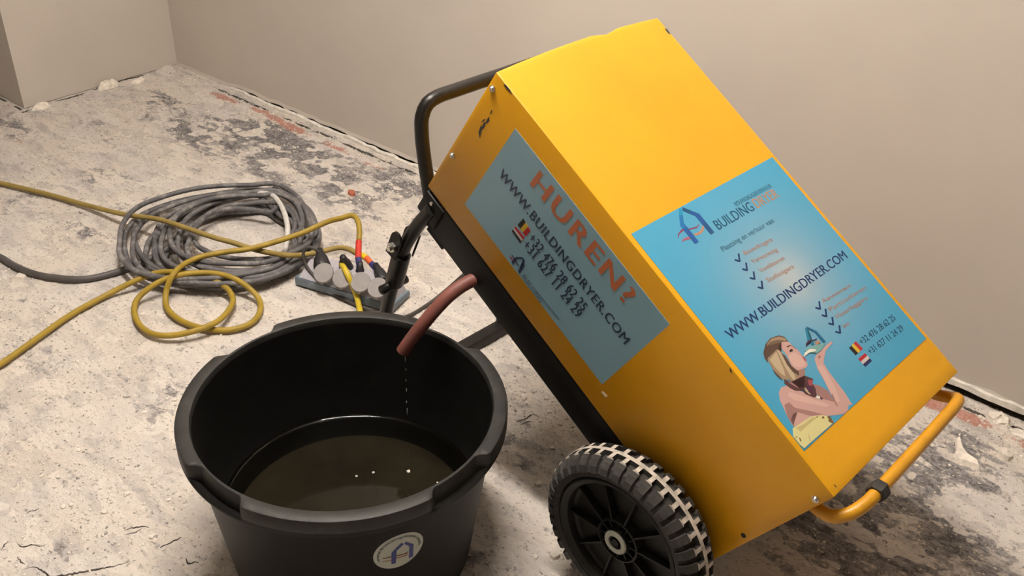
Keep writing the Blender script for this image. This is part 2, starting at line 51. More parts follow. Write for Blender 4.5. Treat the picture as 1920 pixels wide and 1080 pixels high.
# ------------------------------------------------------------------ helpers
def srgb(r, g, b):
    f = lambda c: ((c / 255 + .055) / 1.055) ** 2.4 if c > 10 else c / 255 / 12.92
    return (f(r), f(g), f(b), 1)
def mat(name, col, rough=.6, metal=0, spec=.5, var=0, vscale=12, bump=0, bscale=80, dust=0, dcol=(.55, .5, .44, 1), dscale=9, coat=0):
    m = bpy.data.materials.new(name); m.use_nodes = True; nt = m.node_tree; N = nt.nodes; L = nt.links
    p = N['Principled BSDF']; col = tuple(col) if len(col) == 4 else tuple(col) + (1,)
    p.inputs['Base Color'].default_value = col; p.inputs['Roughness'].default_value = rough
    p.inputs['Metallic'].default_value = metal; p.inputs['Specular IOR Level'].default_value = spec
    p.inputs['Coat Weight'].default_value = coat; p.inputs['Coat Roughness'].default_value = .12
    tc = N.new('ShaderNodeTexCoord'); out = None
    if var:
        n = N.new('ShaderNodeTexNoise'); n.inputs['Scale'].default_value = vscale; n.inputs['Detail'].default_value = 5
        L.new(tc.outputs['Object'], n.inputs['Vector'])
        r = N.new('ShaderNodeMapRange'); r.inputs['From Min'].default_value = .3; r.inputs['From Max'].default_value = .7
        r.inputs['To Min'].default_value = 1 - var; r.inputs['To Max'].default_value = 1 + var; L.new(n.outputs['Fac'], r.inputs['Value'])
        v = N.new('ShaderNodeVectorMath'); v.operation = 'SCALE'; v.inputs[0].default_value = col[:3]
        L.new(r.outputs[0], v.inputs['Scale']); out = v.outputs[0]; L.new(out, p.inputs['Base Color'])
    if dust:
        n = N.new('ShaderNodeTexNoise'); n.inputs['Scale'].default_value = dscale; n.inputs['Detail'].default_value = 8; n.inputs['Roughness'].default_value = .7
        L.new(tc.outputs['Object'], n.inputs['Vector'])
        r = N.new('ShaderNodeMapRange'); r.inputs['From Min'].default_value = .62 - .3 * dust; r.inputs['From Max'].default_value = .78 - .2 * dust; r.inputs['To Max'].default_value = min(1, dust + .25)
        L.new(n.outputs['Fac'], r.inputs['Value'])
        x = N.new('ShaderNodeMix'); x.data_type = 'RGBA'; L.new(r.outputs[0], x.inputs[0])
        if out: L.new(out, x.inputs[6])
        else: x.inputs[6].default_value = col
        x.inputs[7].default_value = dcol; L.new(x.outputs[2], p.inputs['Base Color'])
    if bump:
        n = N.new('ShaderNodeTexNoise'); n.inputs['Scale'].default_value = bscale; n.inputs['Detail'].default_value = 4
        L.new(tc.outputs['Object'], n.inputs['Vector']); b = N.new('ShaderNodeBump'); b.inputs['Strength'].default_value = bump; b.inputs['Distance'].default_value = .002
        L.new(n.outputs['Fac'], b.inputs['Height']); L.new(b.outputs[0], p.inputs['Normal'])
    return m
def mesh_obj(name, V, F, mats, parent=None, smooth=False, fm=None, attr=None):
    me = bpy.data.meshes.new(name); me.from_pydata([tuple(map(float, v)) for v in V], [], [tuple(int(i) for i in f) for f in F])
    for m in (mats if isinstance(mats, (list, tuple)) else [mats]): me.materials.append(m)
    if fm is not None: me.polygons.foreach_set('material_index', np.array(fm, dtype=np.int32))
    if smooth: me.polygons.foreach_set('use_smooth', np.ones(len(me.polygons), dtype=bool))
    if attr is not None:
        a = me.color_attributes.new('paint', 'FLOAT_COLOR', 'POINT'); a.data.foreach_set('color', np.array(attr, dtype=np.float32).ravel())
    me.validate(); me.update()
    o = bpy.data.objects.new(name, me); COL.objects.link(o)
    if parent is not None: o.parent = parent
    return o
def bm_obj(name, bm, mats, parent=None, smooth_angle=None):
    me = bpy.data.meshes.new(name); bm.normal_update(); bm.to_mesh(me); bm.free()
    for m in (mats if isinstance(mats, (list, tuple)) else [mats]): me.materials.append(m)
    if smooth_angle: 
        me.polygons.foreach_set('use_smooth', np.ones(len(me.polygons), dtype=bool))
        try: me.set_sharp_from_angle(angle=smooth_angle)
        except Exception: pass
    o = bpy.data.objects.new(name, me); COL.objects.link(o)
    if parent is not None: o.parent = parent
    return o
def tag(o, label=None, cat=None, group=None, kind=None):
    if label: o['label'] = label
    if cat: o['category'] = cat
    if group: o['group'] = group
    if kind: o['kind'] = kind
    return o
def empty(name, loc, label, cat, group=None):
    o = bpy.data.objects.new(name, None); COL.objects.link(o); o.location = loc; o.empty_display_size = .05
    return tag(o, label, cat, group)
def smooth_path(P, step=.008, closed=False):
    P = np.array(P, float); n = len(P); out = []
    idx = range(n if closed else n - 1)
    for i in idx:
        g = (lambda k: P[k % n]) if closed else (lambda k: P[min(max(k, 0), n - 1)])
        p0, p1, p2, p3 = g(i - 1), g(i), g(i + 1), g(i + 2)
        if not closed:
            if i == 0: p0 = 2 * p1 - p2
            if i == n - 2: p3 = 2 * p2 - p1
        d = lambda a, b: max(np.linalg.norm(b - a) ** .5, 1e-4)
        t0 = 0; t1 = t0 + d(p0, p1); t2 = t1 + d(p1, p2); t3 = t2 + d(p2, p3)
        m = max(2, int(np.linalg.norm(p2 - p1) / step))
        for k in range(m):
            t = t1 + (t2 - t1) * k / m
            A1 = (t1 - t) / (t1 - t0) * p0 + (t - t0) / (t1 - t0) * p1; A2 = (t2 - t) / (t2 - t1) * p1 + (t - t1) / (t2 - t1) * p2; A3 = (t3 - t) / (t3 - t2) * p2 + (t - t2) / (t3 - t2) * p3
            B1 = (t2 - t) / (t2 - t0) * A1 + (t - t0) / (t2 - t0) * A2; B2 = (t3 - t) / (t3 - t1) * A2 + (t - t1) / (t3 - t1) * A3
            out.append((t2 - t) / (t2 - t1) * B1 + (t - t1) / (t2 - t1) * B2)
    if not closed: out.append(P[-1])
    return np.array(out)
def tube_vf(P, r, seg=10, closed=False, base=0, cap=True):
    P = np.array(P, float); n = len(P); rr = np.broadcast_to(np.array(r, float), (n,))
    T = np.gradient(P, axis=0) if not closed else np.roll(P, -1, 0) - np.roll(P, 1, 0)
    T /= np.linalg.norm(T, axis=1)[:, None] + 1e-12
    u = np.cross(T[0], [0, 0, 1.]); u = u if np.linalg.norm(u) > .1 else np.cross(T[0], [1., 0, 0]); u /= np.linalg.norm(u)
    V = []; a = np.linspace(0, 2 * np.pi, seg, endpoint=False)
    for i in range(n):
        u = u - T[i] * (u @ T[i]); u /= np.linalg.norm(u) + 1e-12; v = np.cross(T[i], u)
        V.append(P[i] + rr[i] * (np.cos(a)[:, None] * u + np.sin(a)[:, None] * v))
    V = np.concatenate(V); F = []
    for i in range(n if closed else n - 1):
        j = (i + 1) % n
        for k in range(seg): F.append((base + i * seg + k, base + i * seg + (k + 1) % seg, base + j * seg + (k + 1) % seg, base + j * seg + k))
    if cap and not closed: F.append(tuple(base + k for k in range(seg))[::-1]); F.append(tuple(base + (n - 1) * seg + k for k in range(seg)))
    return V, F
def tube(name, P, r, m, parent=None, seg=12, closed=False, step=.008, raw=False):
    Q = np.array(P, float) if raw else smooth_path(P, step, closed)
    V, F = tube_vf(Q, r, seg, closed); o = mesh_obj(name, V, F, m, parent, True)
    try: o.data.set_sharp_from_angle(angle=.9)
    except Exception: pass
    return o
def fbm(x, y, scale, seed=0, octv=5, rough=.55):
    x = np.asarray(x, float) * scale; y = np.asarray(y, float) * scale; r = np.random.default_rng(seed); s = 0; amp = 1; tot = 0
    for o in range(octv):
        g = r.random((256, 256)); xi = np.floor(x).astype(int); yi = np.floor(y).astype(int); fx = x - xi; fy = y - yi
        fx = fx * fx * (3 - 2 * fx); fy = fy * fy * (3 - 2 * fy); G = lambda a, b: g[a % 256, b % 256]
        s = s + amp * ((G(xi, yi) * (1 - fx) + G(xi + 1, yi) * fx) * (1 - fy) + (G(xi, yi + 1) * (1 - fx) + G(xi + 1, yi + 1) * fx) * fy)
        tot += amp; amp *= rough; x = x * 2.03 + 17.3; y = y * 2.03 + 5.1
    return s / tot
def sstep(a, b, v): 
    t = np.clip((v - a) / (b - a), 0, 1); return t * t * (3 - 2 * t)
def box_bm(bm, c, ax, s, bev=0):
    ax = [Vector(a) for a in ax]; M = Matrix.Identity(4)
    for i in range(3):
        for j in range(3): M[j][i] = ax[i][j] * s[i]
        M[i][3] = c[i]
    r = bmesh.ops.create_cube(bm, size=1, matrix=M)
    if bev:
        es = list({e for v in r['verts'] for e in v.link_edges}); bmesh.ops.bevel(bm, geom=es, offset=bev, segments=2, affect='EDGES', profile=.5)
X3 = ((1, 0, 0), (0, 1, 0), (0, 0, 1))
# ------------------------------------------------------------------ materials
def floor_material():
    m = bpy.data.materials.new('dusty_floor'); m.use_nodes = True; nt = m.node_tree; N = nt.nodes; L = nt.links; p = N['Principled BSDF']
    p.inputs['Roughness'].default_value = .95; p.inputs['Specular IOR Level'].default_value = .15
    tc = N.new('ShaderNodeTexCoord'); at = N.new('ShaderNodeVertexColor'); at.layer_name = 'paint'
    sp = N.new('ShaderNodeSeparateColor'); L.new(at.outputs['Color'], sp.inputs[0])
    def noise(s, d=6, r=.6, dist=0):
        n = N.new('ShaderNodeTexNoise'); n.inputs['Scale'].default_value = s; n.inputs['Detail'].default_value = d; n.inputs['Roughness'].default_value = r; n.inputs['Distortion'].default_value = dist
        L.new(tc.outputs['Object'], n.inputs['Vector']); return n.outputs['Fac']
    def mth(op, a, b):
        n = N.new('ShaderNodeMath'); n.operation = op
        for i, q in enumerate((a, b)):
            if isinstance(q, (int, float)): n.inputs[i].default_value = q
            else: L.new(q, n.inputs[i])
        return n.outputs[0]
    def ss(v, a, b, lo=0, hi=1):
        n = N.new('ShaderNodeMapRange'); n.interpolation_type = 'SMOOTHSTEP'; n.inputs['From Min'].default_value = a; n.inputs['From Max'].default_value = b
        n.inputs['To Min'].default_value = lo; n.inputs['To Max'].default_value = hi; L.new(v, n.inputs['Value']); return n.outputs[0]
    def mix(f, a, b):
        n = N.new('ShaderNodeMix'); n.data_type = 'RGBA'
        if isinstance(f, (int, float)): n.inputs[0].default_value = f
        else: L.new(f, n.inputs[0])
        for i, q in ((6, a), (7, b)):
            if isinstance(q, tuple): n.inputs[i].default_value = q
            else: L.new(q, n.inputs[i])
        return n.outputs[2]
    mp = N.new('ShaderNodeMapping'); mp.inputs['Rotation'].default_value = (0, 0, .65); mp.inputs['Scale'].default_value = (1, 2.4, 1); L.new(tc.outputs['Object'], mp.inputs['Vector'])
    def streak(s, d=6, r=.6):
        n = N.new('ShaderNodeTexNoise'); n.inputs['Scale'].default_value = s; n.inputs['Detail'].default_value = d; n.inputs['Roughness'].default_value = r; L.new(mp.outputs[0], n.inputs['Vector']); return n.outputs['Fac']
    n1 = noise(4, 5); n2 = noise(26, 6, .65, .4); n3 = noise(120, 4, .7); n4 = noise(330, 3, .6); n5 = streak(8, 7, .62); n6 = streak(30, 6, .68); n7 = noise(60, 5, .7, .6)
    dust = mix(ss(n1, .40, .60), DUST_A, DUST_B)
    dust = mix(ss(n5, .52, .66, 0, .58), dust, DUST_C)
    dust = mix(ss(n6, .54, .68, 0, .6), dust, DUST_E)
    dust = mix(ss(n7, .56, .68, 0, .7), dust, DUST_D)
    dust = mix(ss(n3, .40, .30, 0, .5), dust, DUST_D)
    vo = N.new('ShaderNodeTexVoronoi'); vo.inputs['Scale'].default_value = 15; vm = N.new('ShaderNodeVectorMath'); vm.operation = 'ADD'; vn = N.new('ShaderNodeTexNoise'); vn.inputs['Scale'].default_value = 18; vs = N.new('ShaderNodeVectorMath'); vs.operation = 'SCALE'; vs.inputs['Scale'].default_value = .09
    L.new(tc.outputs['Object'], vn.inputs['Vector']); L.new(vn.outputs['Color'], vs.inputs[0]); L.new(mp.outputs[0], vm.inputs[0]); L.new(vs.outputs[0], vm.inputs[1]); L.new(vm.outputs[0], vo.inputs['Vector'])
    vc = N.new('ShaderNodeSeparateColor'); L.new(vo.outputs['Color'], vc.inputs[0])
    dust = mix(ss(vc.outputs[0], .55, .75, 0, .26), dust, DUST_C); dust = mix(ss(vc.outputs[1], .62, .8, 0, .45), dust, DUST_D)
    gray = mix(ss(n7, .38, .62), (.11, .103, .106, 1), (.28, .265, .265, 1))
    gray = mix(ss(n6, .50, .62, 0, .75), gray, (.40, .375, .36, 1))
    gray = mix(ss(n3, .56, .68, 0, .7), gray, (.52, .48, .43, 1))
    gm = mth('ADD', sp.outputs[0], mth('MULTIPLY', mth('SUBTRACT', n2, .5), 1.1)); gm = mth('ADD', gm, mth('MULTIPLY', mth('SUBTRACT', n3, .5), .6)); gm = mth('ADD', gm, mth('MULTIPLY', mth('SUBTRACT', n6, .5), 1.1)); gm = mth('ADD', gm, mth('MULTIPLY', mth('SUBTRACT', vc.outputs[2], .5), .28))
    c = mix(ss(gm, .30, .66), dust, gray)
    rm = mth('ADD', sp.outputs[1], mth('MULTIPLY', mth('SUBTRACT', n2, .5), 1.7)); rm = mth('ADD', rm, mth('MULTIPLY', mth('SUBTRACT', n3, .5), 1.1)); rm = mth('SUBTRACT', rm, .14)
    c = mix(ss(rm, .42, .6, 0, .85), c, mix(ss(n3, .4, .6), (.42, .14, .095, 1), (.54, .28, .21, 1)))
    c = mix(ss(n3, .575, .67, 0, .72), c, (.16, .135, .11, 1))
    c = mix(ss(n7, .62, .72, 0, .6), c, (.16, .14, .13, 1))
    c = mix(ss(n4, .60, .70, 0, .45), c, (.74, .68, .60, 1))
    c = mix(ss(n4, .40, .30, 0, .4), c, (.24, .21, .18, 1))
    cm = mth('ADD', sp.outputs[2], mth('MULTIPLY', mth('SUBTRACT', n3, .5), .6))
    c = mix(ss(cm, .45, .7, 0, .92), c, (.035, .03, .025, 1))
    L.new(c, p.inputs['Base Color'])
    h = mth('ADD', mth('MULTIPLY', n3, .7), mth('MULTIPLY', n4, .35)); h = mth('ADD', h, mth('MULTIPLY', n7, 1.0))
    b = N.new('ShaderNodeBump'); b.inputs['Strength'].default_value = .85; b.inputs['Distance'].default_value = .005; L.new(h, b.inputs['Height']); L.new(b.outputs[0], p.inputs['Normal'])
    return m
DUST_A = (.70, .63, .555, 1); DUST_B = (.66, .61, .57, 1); DUST_C = (.385, .358, .348, 1); DUST_D = (.80, .74, .665, 1); DUST_E = (.50, .46, .42, 1)
M = {}
M['floor'] = floor_material()
M['wall'] = mat('painted_wall', (.585, .535, .475), .85, spec=.25, var=.05, vscale=2.2, bump=.12, bscale=45)
M['ceiling'] = mat('pale_ceiling', (.42, .40, .37), .9, spec=.2, var=.02, vscale=3)
M['plaster'] = mat('white_plaster', (.74, .70, .63), .95, spec=.1, var=.16, vscale=60, bump=.6, bscale=150)
M['side_wall'] = mat('unseen_side_wall', (.45, .41, .37), .9, spec=.2, var=.03, vscale=3)  # walls out of view, one even darker tone to lower the room bounce
M['gap'] = mat('dirty_joint_crack_shadow', (.05, .045, .038), .95, spec=.1, var=.5, vscale=60, dust=.28, dscale=38)
M['yellow'] = mat('yellow_painted_steel', (.66, .322, .007), .36, spec=.4, var=.05, vscale=6, bump=.02, bscale=300)
M['yellow_tube'] = mat('yellow_painted_tube', (.60, .285, .012), .38, spec=.5, var=.1, vscale=40)
M['black_steel'] = mat('black_painted_steel', (.0065, .006, .0055), .5, spec=.25, var=.2, vscale=30)
M['black_tube'] = mat('black_coated_tube', (.010, .009, .008), .34, spec=.36, var=.15, vscale=30, dust=.05, dcol=(.2, .18, .16, 1), dscale=40)
M['metal'] = mat('zinc_bolt', (.55, .53, .48), .32, metal=1, var=.15, vscale=200)
M['dark_hole'] = mat('dark_hole', (.008, .007, .006), .8)
M['scuff'] = mat('bare_scuffed_metal', (.045, .04, .035), .6, var=.4, vscale=200)
M['chip'] = mat('chipped_primer', (.62, .55, .38), .6)
M['rubber'] = mat('tyre_rubber', (.040, .037, .034), .75, spec=.3, var=.3, vscale=40, dust=.16, dcol=(.16, .145, .125, 1), dscale=30)
M['rubber_dust'] = mat('plaster_dust_on_tread', (.46, .41, .35), .95, spec=.1, var=.3, vscale=90, dust=.12, dcol=(.08, .07, .06, 1), dscale=70)
M['rim_plastic'] = mat('black_rim_plastic', (.009, .0085, .0075), .5, spec=.28, var=.25, vscale=50, dust=.08, dcol=(.05, .045, .036, 1), dscale=30)
M['hub_gray'] = mat('pale_hub_washer', (.42, .43, .36), .55, var=.15, vscale=120, dust=.1, dcol=(.1, .09, .08, 1), dscale=120)
M['hose'] = mat('dull_red_rubber_hose', (.20, .070, .056), .5, spec=.35, var=.15, vscale=30, dust=.36, dcol=(.165, .105, .085, 1), dscale=24)
M['tub'] = mat('black_recycled_plastic', (.0070, .0066, .0060), .50, spec=.22, var=.18, vscale=22, bump=.08, bscale=120, dust=.04, dcol=(.03, .026, .021, 1), dscale=11)
M['tub_rim'] = mat('scuffed_plastic_rim', (.022, .021, .0195), .52, spec=.36, var=.25, vscale=30, bump=.1, bscale=150, dust=.2, dcol=(.085, .08, .072, 1), dscale=14)
M['silt'] = mat('olive_silt', (.032, .029, .022), .9, spec=.1, var=.35, vscale=9)
def water_material():
    m = bpy.data.materials.new('murky_water'); m.use_nodes = True; nt = m.node_tree; N = nt.nodes; N.remove(N['Principled BSDF']); o = N['Material Output']
    t = N.new('ShaderNodeBsdfTransparent'); t.inputs[0].default_value = (.64, .61, .52, 1); g = N.new('ShaderNodeBsdfGlossy'); g.inputs['Roughness'].default_value = .03
    f = N.new('ShaderNodeFresnel'); f.inputs['IOR'].default_value = 1.33; x = N.new('ShaderNodeMixShader')
    nt.links.new(f.outputs[0], x.inputs[0]); nt.links.new(t.outputs[0], x.inputs[1]); nt.links.new(g.outputs[0], x.inputs[2]); nt.links.new(x.outputs[0], o.inputs['Surface']); return m
M['water'] = water_material()
M['drop'] = mat('clear_water_drop', (.8, .8, .78), .05, spec=.8)
M['strip_body'] = mat('lavender_grey_plastic', (.42, .40, .44), .5, var=.06, vscale=40, dust=.2, dscale=30)
M['strip_trim'] = mat('slate_blue_plastic', (.16, .20, .24), .5, var=.12, vscale=40, dust=.15, dscale=40)
M['lid'] = mat('grey_socket_lid', (.30, .28, .275), .5, var=.06, vscale=60)
M['plug'] = mat('black_plug_rubber', (.016, .015, .018), .5, dust=.05, dscale=60)
M['cable_yellow'] = mat('yellow_cable', (.335, .23, .03), .5, spec=.35, var=.14, vscale=25, dust=.12, dcol=(.40, .31, .13, 1), dscale=25)
M['cable_olive'] = mat('dusty_yellow_cable', (.31, .225, .065), .6, spec=.3, var=.16, vscale=20, dust=.3, dcol=(.32, .25, .12, 1), dscale=22)
M['cable_bright'] = mat('bright_yellow_cable', (.54, .40, .025), .45, var=.08, vscale=25)
M['cable_grey'] = mat('grey_cable', (.115, .11, .115), .55, spec=.35, var=.3, vscale=14, dust=.4, dcol=(.42, .405, .38, 1), dscale=30)
M['cable_black'] = mat('dark_thin_cord', (.05, .042, .036), .55, var=.2, vscale=30)
M['cable_tail'] = mat('dark_grey_cable', (.085, .078, .076), .55, var=.2, vscale=20, dust=.08, dcol=(.3, .28, .26, 1), dscale=20)
M['tie'] = mat('dusty_white_tie', (.62, .60, .57), .7, var=.15, vscale=40)
M['tape_red'] = mat('red_tape', (.55, .035, .02), .45, var=.1, vscale=60)
M['tape_orange'] = mat('orange_red_tape', (.70, .13, .04), .45)
M['tape_yellow'] = mat('yellow_tape', (.75, .52, .02), .45)
M['tape_blue'] = mat('blue_tape', (.025, .03, .14), .5)
M['flake'] = mat('plaster_flake', (.80, .735, .65), .95, spec=.1, var=.22, vscale=70, bump=.4, bscale=200)
M['flake_grey'] = mat('grey_render_flake', (.42, .39, .36), .95, spec=.1, var=.25, vscale=70, bump=.4, bscale=200)
M['brick'] = mat('red_brick_bit', (.42, .14, .09), .95, spec=.1, var=.3, vscale=60)
M['rust'] = mat('dark_foot_steel', (.014, .012, .011), .5, spec=.3, var=.3, vscale=30, dust=.03, dcol=(.12, .08, .06, 1), dscale=20)
INK = dict(ink_teal=srgb(28, 92, 128), ink_soft=srgb(52, 120, 150), ink_soft2=srgb(62, 118, 142), orange_pale=srgb(206, 152, 118), orange_soft=srgb(198, 148, 122), orange_dull=(.48, .145, .06, 1),
  ink_navy=srgb(24, 62, 116), ink_slate=srgb(48, 98, 132), ink_dark=(.030, .048, .095, 1), ink_soft3=(.12, .20, .27, 1),
  swoosh_red=srgb(150, 62, 98), swoosh_pink=srgb(176, 98, 122), swoosh_dark=srgb(86, 66, 92), logo_cyan=srgb(36, 160, 202), logo_mid=srgb(24, 122, 190), logo_blue=srgb(28, 96, 172), logo_navy=srgb(26, 92, 138), logo_navy2=srgb(26, 90, 150), logo_teal=srgb(44, 140, 170), logo_blue2=srgb(36, 116, 160),
  skin=srgb(196, 156, 148), skin_light=srgb(208, 170, 160), skin_shade=srgb(156, 116, 110), hair=srgb(152, 128, 102), hair_light=srgb(184, 166, 136), hair_dark=srgb(84, 64, 54), dark=srgb(52, 38, 46), lips=srgb(180, 84, 92), scarf=srgb(96, 62, 64), purple=srgb(88, 50, 84), white=srgb(226, 222, 206), dress=srgb(214, 206, 146), dress_shade=srgb(190, 176, 122), dress_spot=srgb(112, 88, 54), glow=srgb(136, 190, 186),
  ink_dark2=(.045, .055, .075, 1), ink_tubred=srgb(150, 90, 60), ink_tubor=srgb(190, 140, 96), ink_tubblue=(.022, .035, .20, 1), black=(.012, .012, .014, 1), flag_yellow=srgb(236, 200, 60), flag_red=srgb(206, 44, 56), flag_white=srgb(226, 216, 212), flag_blue=srgb(42, 44, 100))
_ink = {}
def ink(n):
    if n not in _ink: _ink[n] = mat('print_' + n, INK[n], .38, spec=.4)
    return _ink[n]
def paint_mat(name, rough=.3, spec=.45):
    m = bpy.data.materials.new(name); m.use_nodes = True; p = m.node_tree.nodes['Principled BSDF']; p.inputs['Roughness'].default_value = rough; p.inputs['Specular IOR Level'].default_value = spec
    a = m.node_tree.nodes.new('ShaderNodeVertexColor'); a.layer_name = 'paint'; m.node_tree.links.new(a.outputs[0], p.inputs['Base Color']); return m
for _k in INK: INK[_k] = tuple(c * (.90 if _k[:4] in ('skin', 'dres', 'hair', 'whit') else .66) for c in INK[_k][:3]) + (1,) if _k not in ('ink_dark', 'ink_soft3', 'orange_dull', 'black', 'ink_dark2', 'ink_tubblue') else INK[_k]
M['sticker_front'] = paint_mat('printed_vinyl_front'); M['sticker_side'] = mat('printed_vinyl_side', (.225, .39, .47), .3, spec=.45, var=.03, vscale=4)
M['sticker_tub'] = mat('pale_round_vinyl', (.42, .45, .40), .4)
# ------------------------------------------------------------------ room
WY = 2.063; PX = -3.3422; PY = 1.4451; CEIL = 2.6
XMIN, XMAX, YMIN = -5.2, 2.4, -2.4
def cuboid(name, lo, hi, m):
    bm = bmesh.new(); box_bm(bm, [(a + b) / 2 for a, b in zip(lo, hi)], X3, [b - a for a, b in zip(lo, hi)])
    return tag(bm_obj(name, bm, m), kind='structure')
GAPS = [(x, .5) for x in ()]
def floor_h(x, y):
    h = -.0045 + .0055 * fbm(x, y, 7, 11, 4) + .0035 * fbm(x, y, 40, 12, 4) - .0025
    grv = sstep(.0, .006, np.minimum(y - (WY - .052), (WY - .028) - y) + .016 * (fbm(x, y * 0, 30, 5, 3) - .55)) * sstep(-3.15, -3.0, x)
    h = h - .012 * grv + .003 * (fbm(x, y, 110, 13, 2) - .5)
    rub = sstep(.35, 1, np.exp(-((y - (WY - .05)) / .05) ** 2) * (fbm(x, y, 18, 21, 3) + .25)) * (sstep(-.75, -.3, x) + sstep(-2.9, -3.2, x))
    return h + .010 * rub
def build_floor():
    def axis(lo, a, b, hi, fine, coarse):
        return np.concatenate([np.arange(lo, a, coarse), np.arange(a, b, fine), np.arange(b, hi + coarse, coarse)])
    xs = axis(XMIN, -3.9, .15, XMAX, .0055, .1); ys = axis(YMIN, .1, WY + .04, WY + .1, .0055, .1)
    X, Y = np.meshgrid(xs, ys); H = floor_h(X, Y); nx, ny = len(xs), len(ys)
    V = np.stack([X, Y, H], -1).reshape(-1, 3)
    g = np.full(X.shape, -.06)
    for (px, py), s, k in DARK: g = g + k * np.exp(-(((X - px) / s[0]) ** 2 + ((Y - py) / s[1]) ** 2))
    g = g + .62 * (fbm(X + .37 * Y, Y * 1.5, 9, 31, 5) - .47) * 1.5 + .10
    isl = fbm(X * 1.0, Y * 1.6, 16, 33, 3); g = g - .9 * sstep(.58, .70, isl) * sstep(.2, .5, g)
    r = np.full(X.shape, -.3)
    for (px, py), s, k in RED: r = r + k * np.exp(-(((X - px) / s[0]) ** 2 + ((Y - py) / s[1]) ** 2))
    c = np.full(X.shape, -.2)
    grv = sstep(.0, .006, np.minimum(Y - (WY - .052), (WY - .028) - Y) + .016 * (fbm(X, Y * 0, 30, 5, 3) - .55)) * sstep(-3.15, -3.0, X)
    c = c + 1.1 * grv
    c = c + .9 * sstep(.0, .01, Y - (WY - .012)) 
    le = np.exp(-((X - (PX + .012 + .05 * (fbm(Y, Y * 0, 9, 44, 3) - .5))) / .009) ** 2) * (Y > PY - .02) * (Y < WY - .15); c = c + 1.05 * le * (fbm(X, Y, 14, 45, 3) > .47)
    le = np.exp(-((Y - (PY - .012)) / .010) ** 2) * (X < PX); c = c + 1.0 * le * (fbm(X, Y, 14, 46, 3) > .45)
    A = np.stack([g, r, c, np.ones_like(g)], -1).reshape(-1, 4)
    i = np.arange((ny - 1) * (nx - 1)); a = (i // (nx - 1)) * nx + i % (nx - 1)
    F = np.stack([a, a + 1, a + nx + 1, a + nx], 1)
    me = bpy.data.meshes.new('floor'); me.vertices.add(len(V)); me.vertices.foreach_set('co', V.astype(np.float32).ravel())
    me.loops.add(F.size); me.loops.foreach_set('vertex_index', F.astype(np.int32).ravel())
    me.polygons.add(len(F)); me.polygons.foreach_set('loop_start', (np.arange(len(F)) * 4).astype(np.int32)); me.polygons.foreach_set('use_smooth', np.ones(len(F), bool))
    me.update(); me.validate(); at = me.color_attributes.new('paint', 'FLOAT_COLOR', 'POINT'); at.data.foreach_set('color', A.astype(np.float32).ravel())
    me.materials.append(M['floor']); o = bpy.data.objects.new('floor', me); COL.objects.link(o); return tag(o, kind='structure')
D1 = [((-3.03, 1.81), (.16, .07), .55), ((-2.62, 1.90), (.22, .09), .62), ((-2.40, 1.86), (.3, .10), .5), ((-2.14, 1.86), (.22, .10), .5), ((-2.48, 1.68), (.28, .09), .36), ((-2.72, 1.72), (.2, .08), .45), ((-3.06, 1.55), (.14, .05), .4), ((-3.2, 1.7), (.1, .06), .3), ((-3.3, 1.33), (.22, .07), .5), ((-1.95, 1.96), (.2, .06), .4), ((-1.98, 1.72), (.2, .08), .35), ((-1.75, 1.85), (.15, .08), .3), ((-2.6, 1.35), (.25, .07), .3), ((-2.5, 1.15), (.2, .06), .3),
      ((-.20, 1.90), (.2, .10), .62), ((-.24, 1.73), (.3, .10), .62), ((-.28, 1.5), (.3, .12), .45), ((-.12, 1.62), (.12, .07), .42), ((-.45, 1.45), (.25, .2), .3), ((-.96, 1.26), (.10, .06), .35), ((-.13, 1.71), (.09, .055), -1.3), ((-.19, 1.985), (.09, .04), -1.4), ((-.12, 1.925), (.08, .035), -1.2), ((-.02, 1.80), (.08, .06), -.8), ((-.36, 1.93), (.06, .03), -.6), ((-1.0, 1.36), (.08, .05), .25), ((-.85, .95), (.1, .1), .25), ((-1.5, .62), (.12, .05), .22), ((-1.7, .85), (.1, .08), .18)]
DARK = D1
RED = [((-2.95, 1.98), (.10, .034), 1.15), ((-2.72, 1.995), (.14, .026), 1.1), ((-2.54, 1.975), (.12, .032), 1.15), ((-2.33, 1.975), (.09, .03), 1.0), ((-2.15, 1.965), (.10, .03), .95), ((-1.95, 1.97), (.08, .026), .7), ((-.36, 1.985), (.10, .032), 1.15), ((-.25, 1.985), (.09, .024), 1.05), ((-.13, 1.97), (.05, .02), 1.0), ((-3.40, 1.41), (.07, .04), .9), ((-3.12, 1.30), (.15, .04), .8)]
build_floor()
# long wall: skim coat stops just above the floor with a ragged lip; dark gap below it
def lip_wall(name, x0, x1, y, z0, thick, m, seed, step=.012, amp=.010, lipz=.022):
    xs = np.arange(x0, x1 + step, step); e = lipz * (-.4 * sstep(-2.95, -3.05, xs) + .28 + .72 * sstep(-1.3, -.6, xs)) + amp * (.5 + .5 * sstep(-1.3, -.6, xs)) * (fbm(xs, xs * 0, 22, seed, 4) - .5) * 2; V = []; F = []
    for i, x in enumerate(xs):
        V += [(x, y, CEIL), (x, y, z0 + .1), (x, y - .0005, e[i] + .012), (x, y - .004, e[i]), (x, y + thick, e[i] + .004), (x, y + thick, CEIL)]
    n = 6
    for i in range(len(xs) - 1):
        for k in range(n): F.append((i * n + k, i * n + (k + 1) % n, (i + 1) * n + (k + 1) % n, (i + 1) * n + k))
    F.append(tuple(range(n))); F.append(tuple((len(xs) - 1) * n + k for k in range(n))[::-1])
    return tag(mesh_obj(name, V, [f[::-1] for f in F], m, smooth=False), kind='structure')
lip_wall('wall_right', PX, XMAX, WY, 0, .12, M['wall'], 3)
cuboid('wall_left', (XMIN, PY, .0), (PX, WY + .12, CEIL), M['wall'])
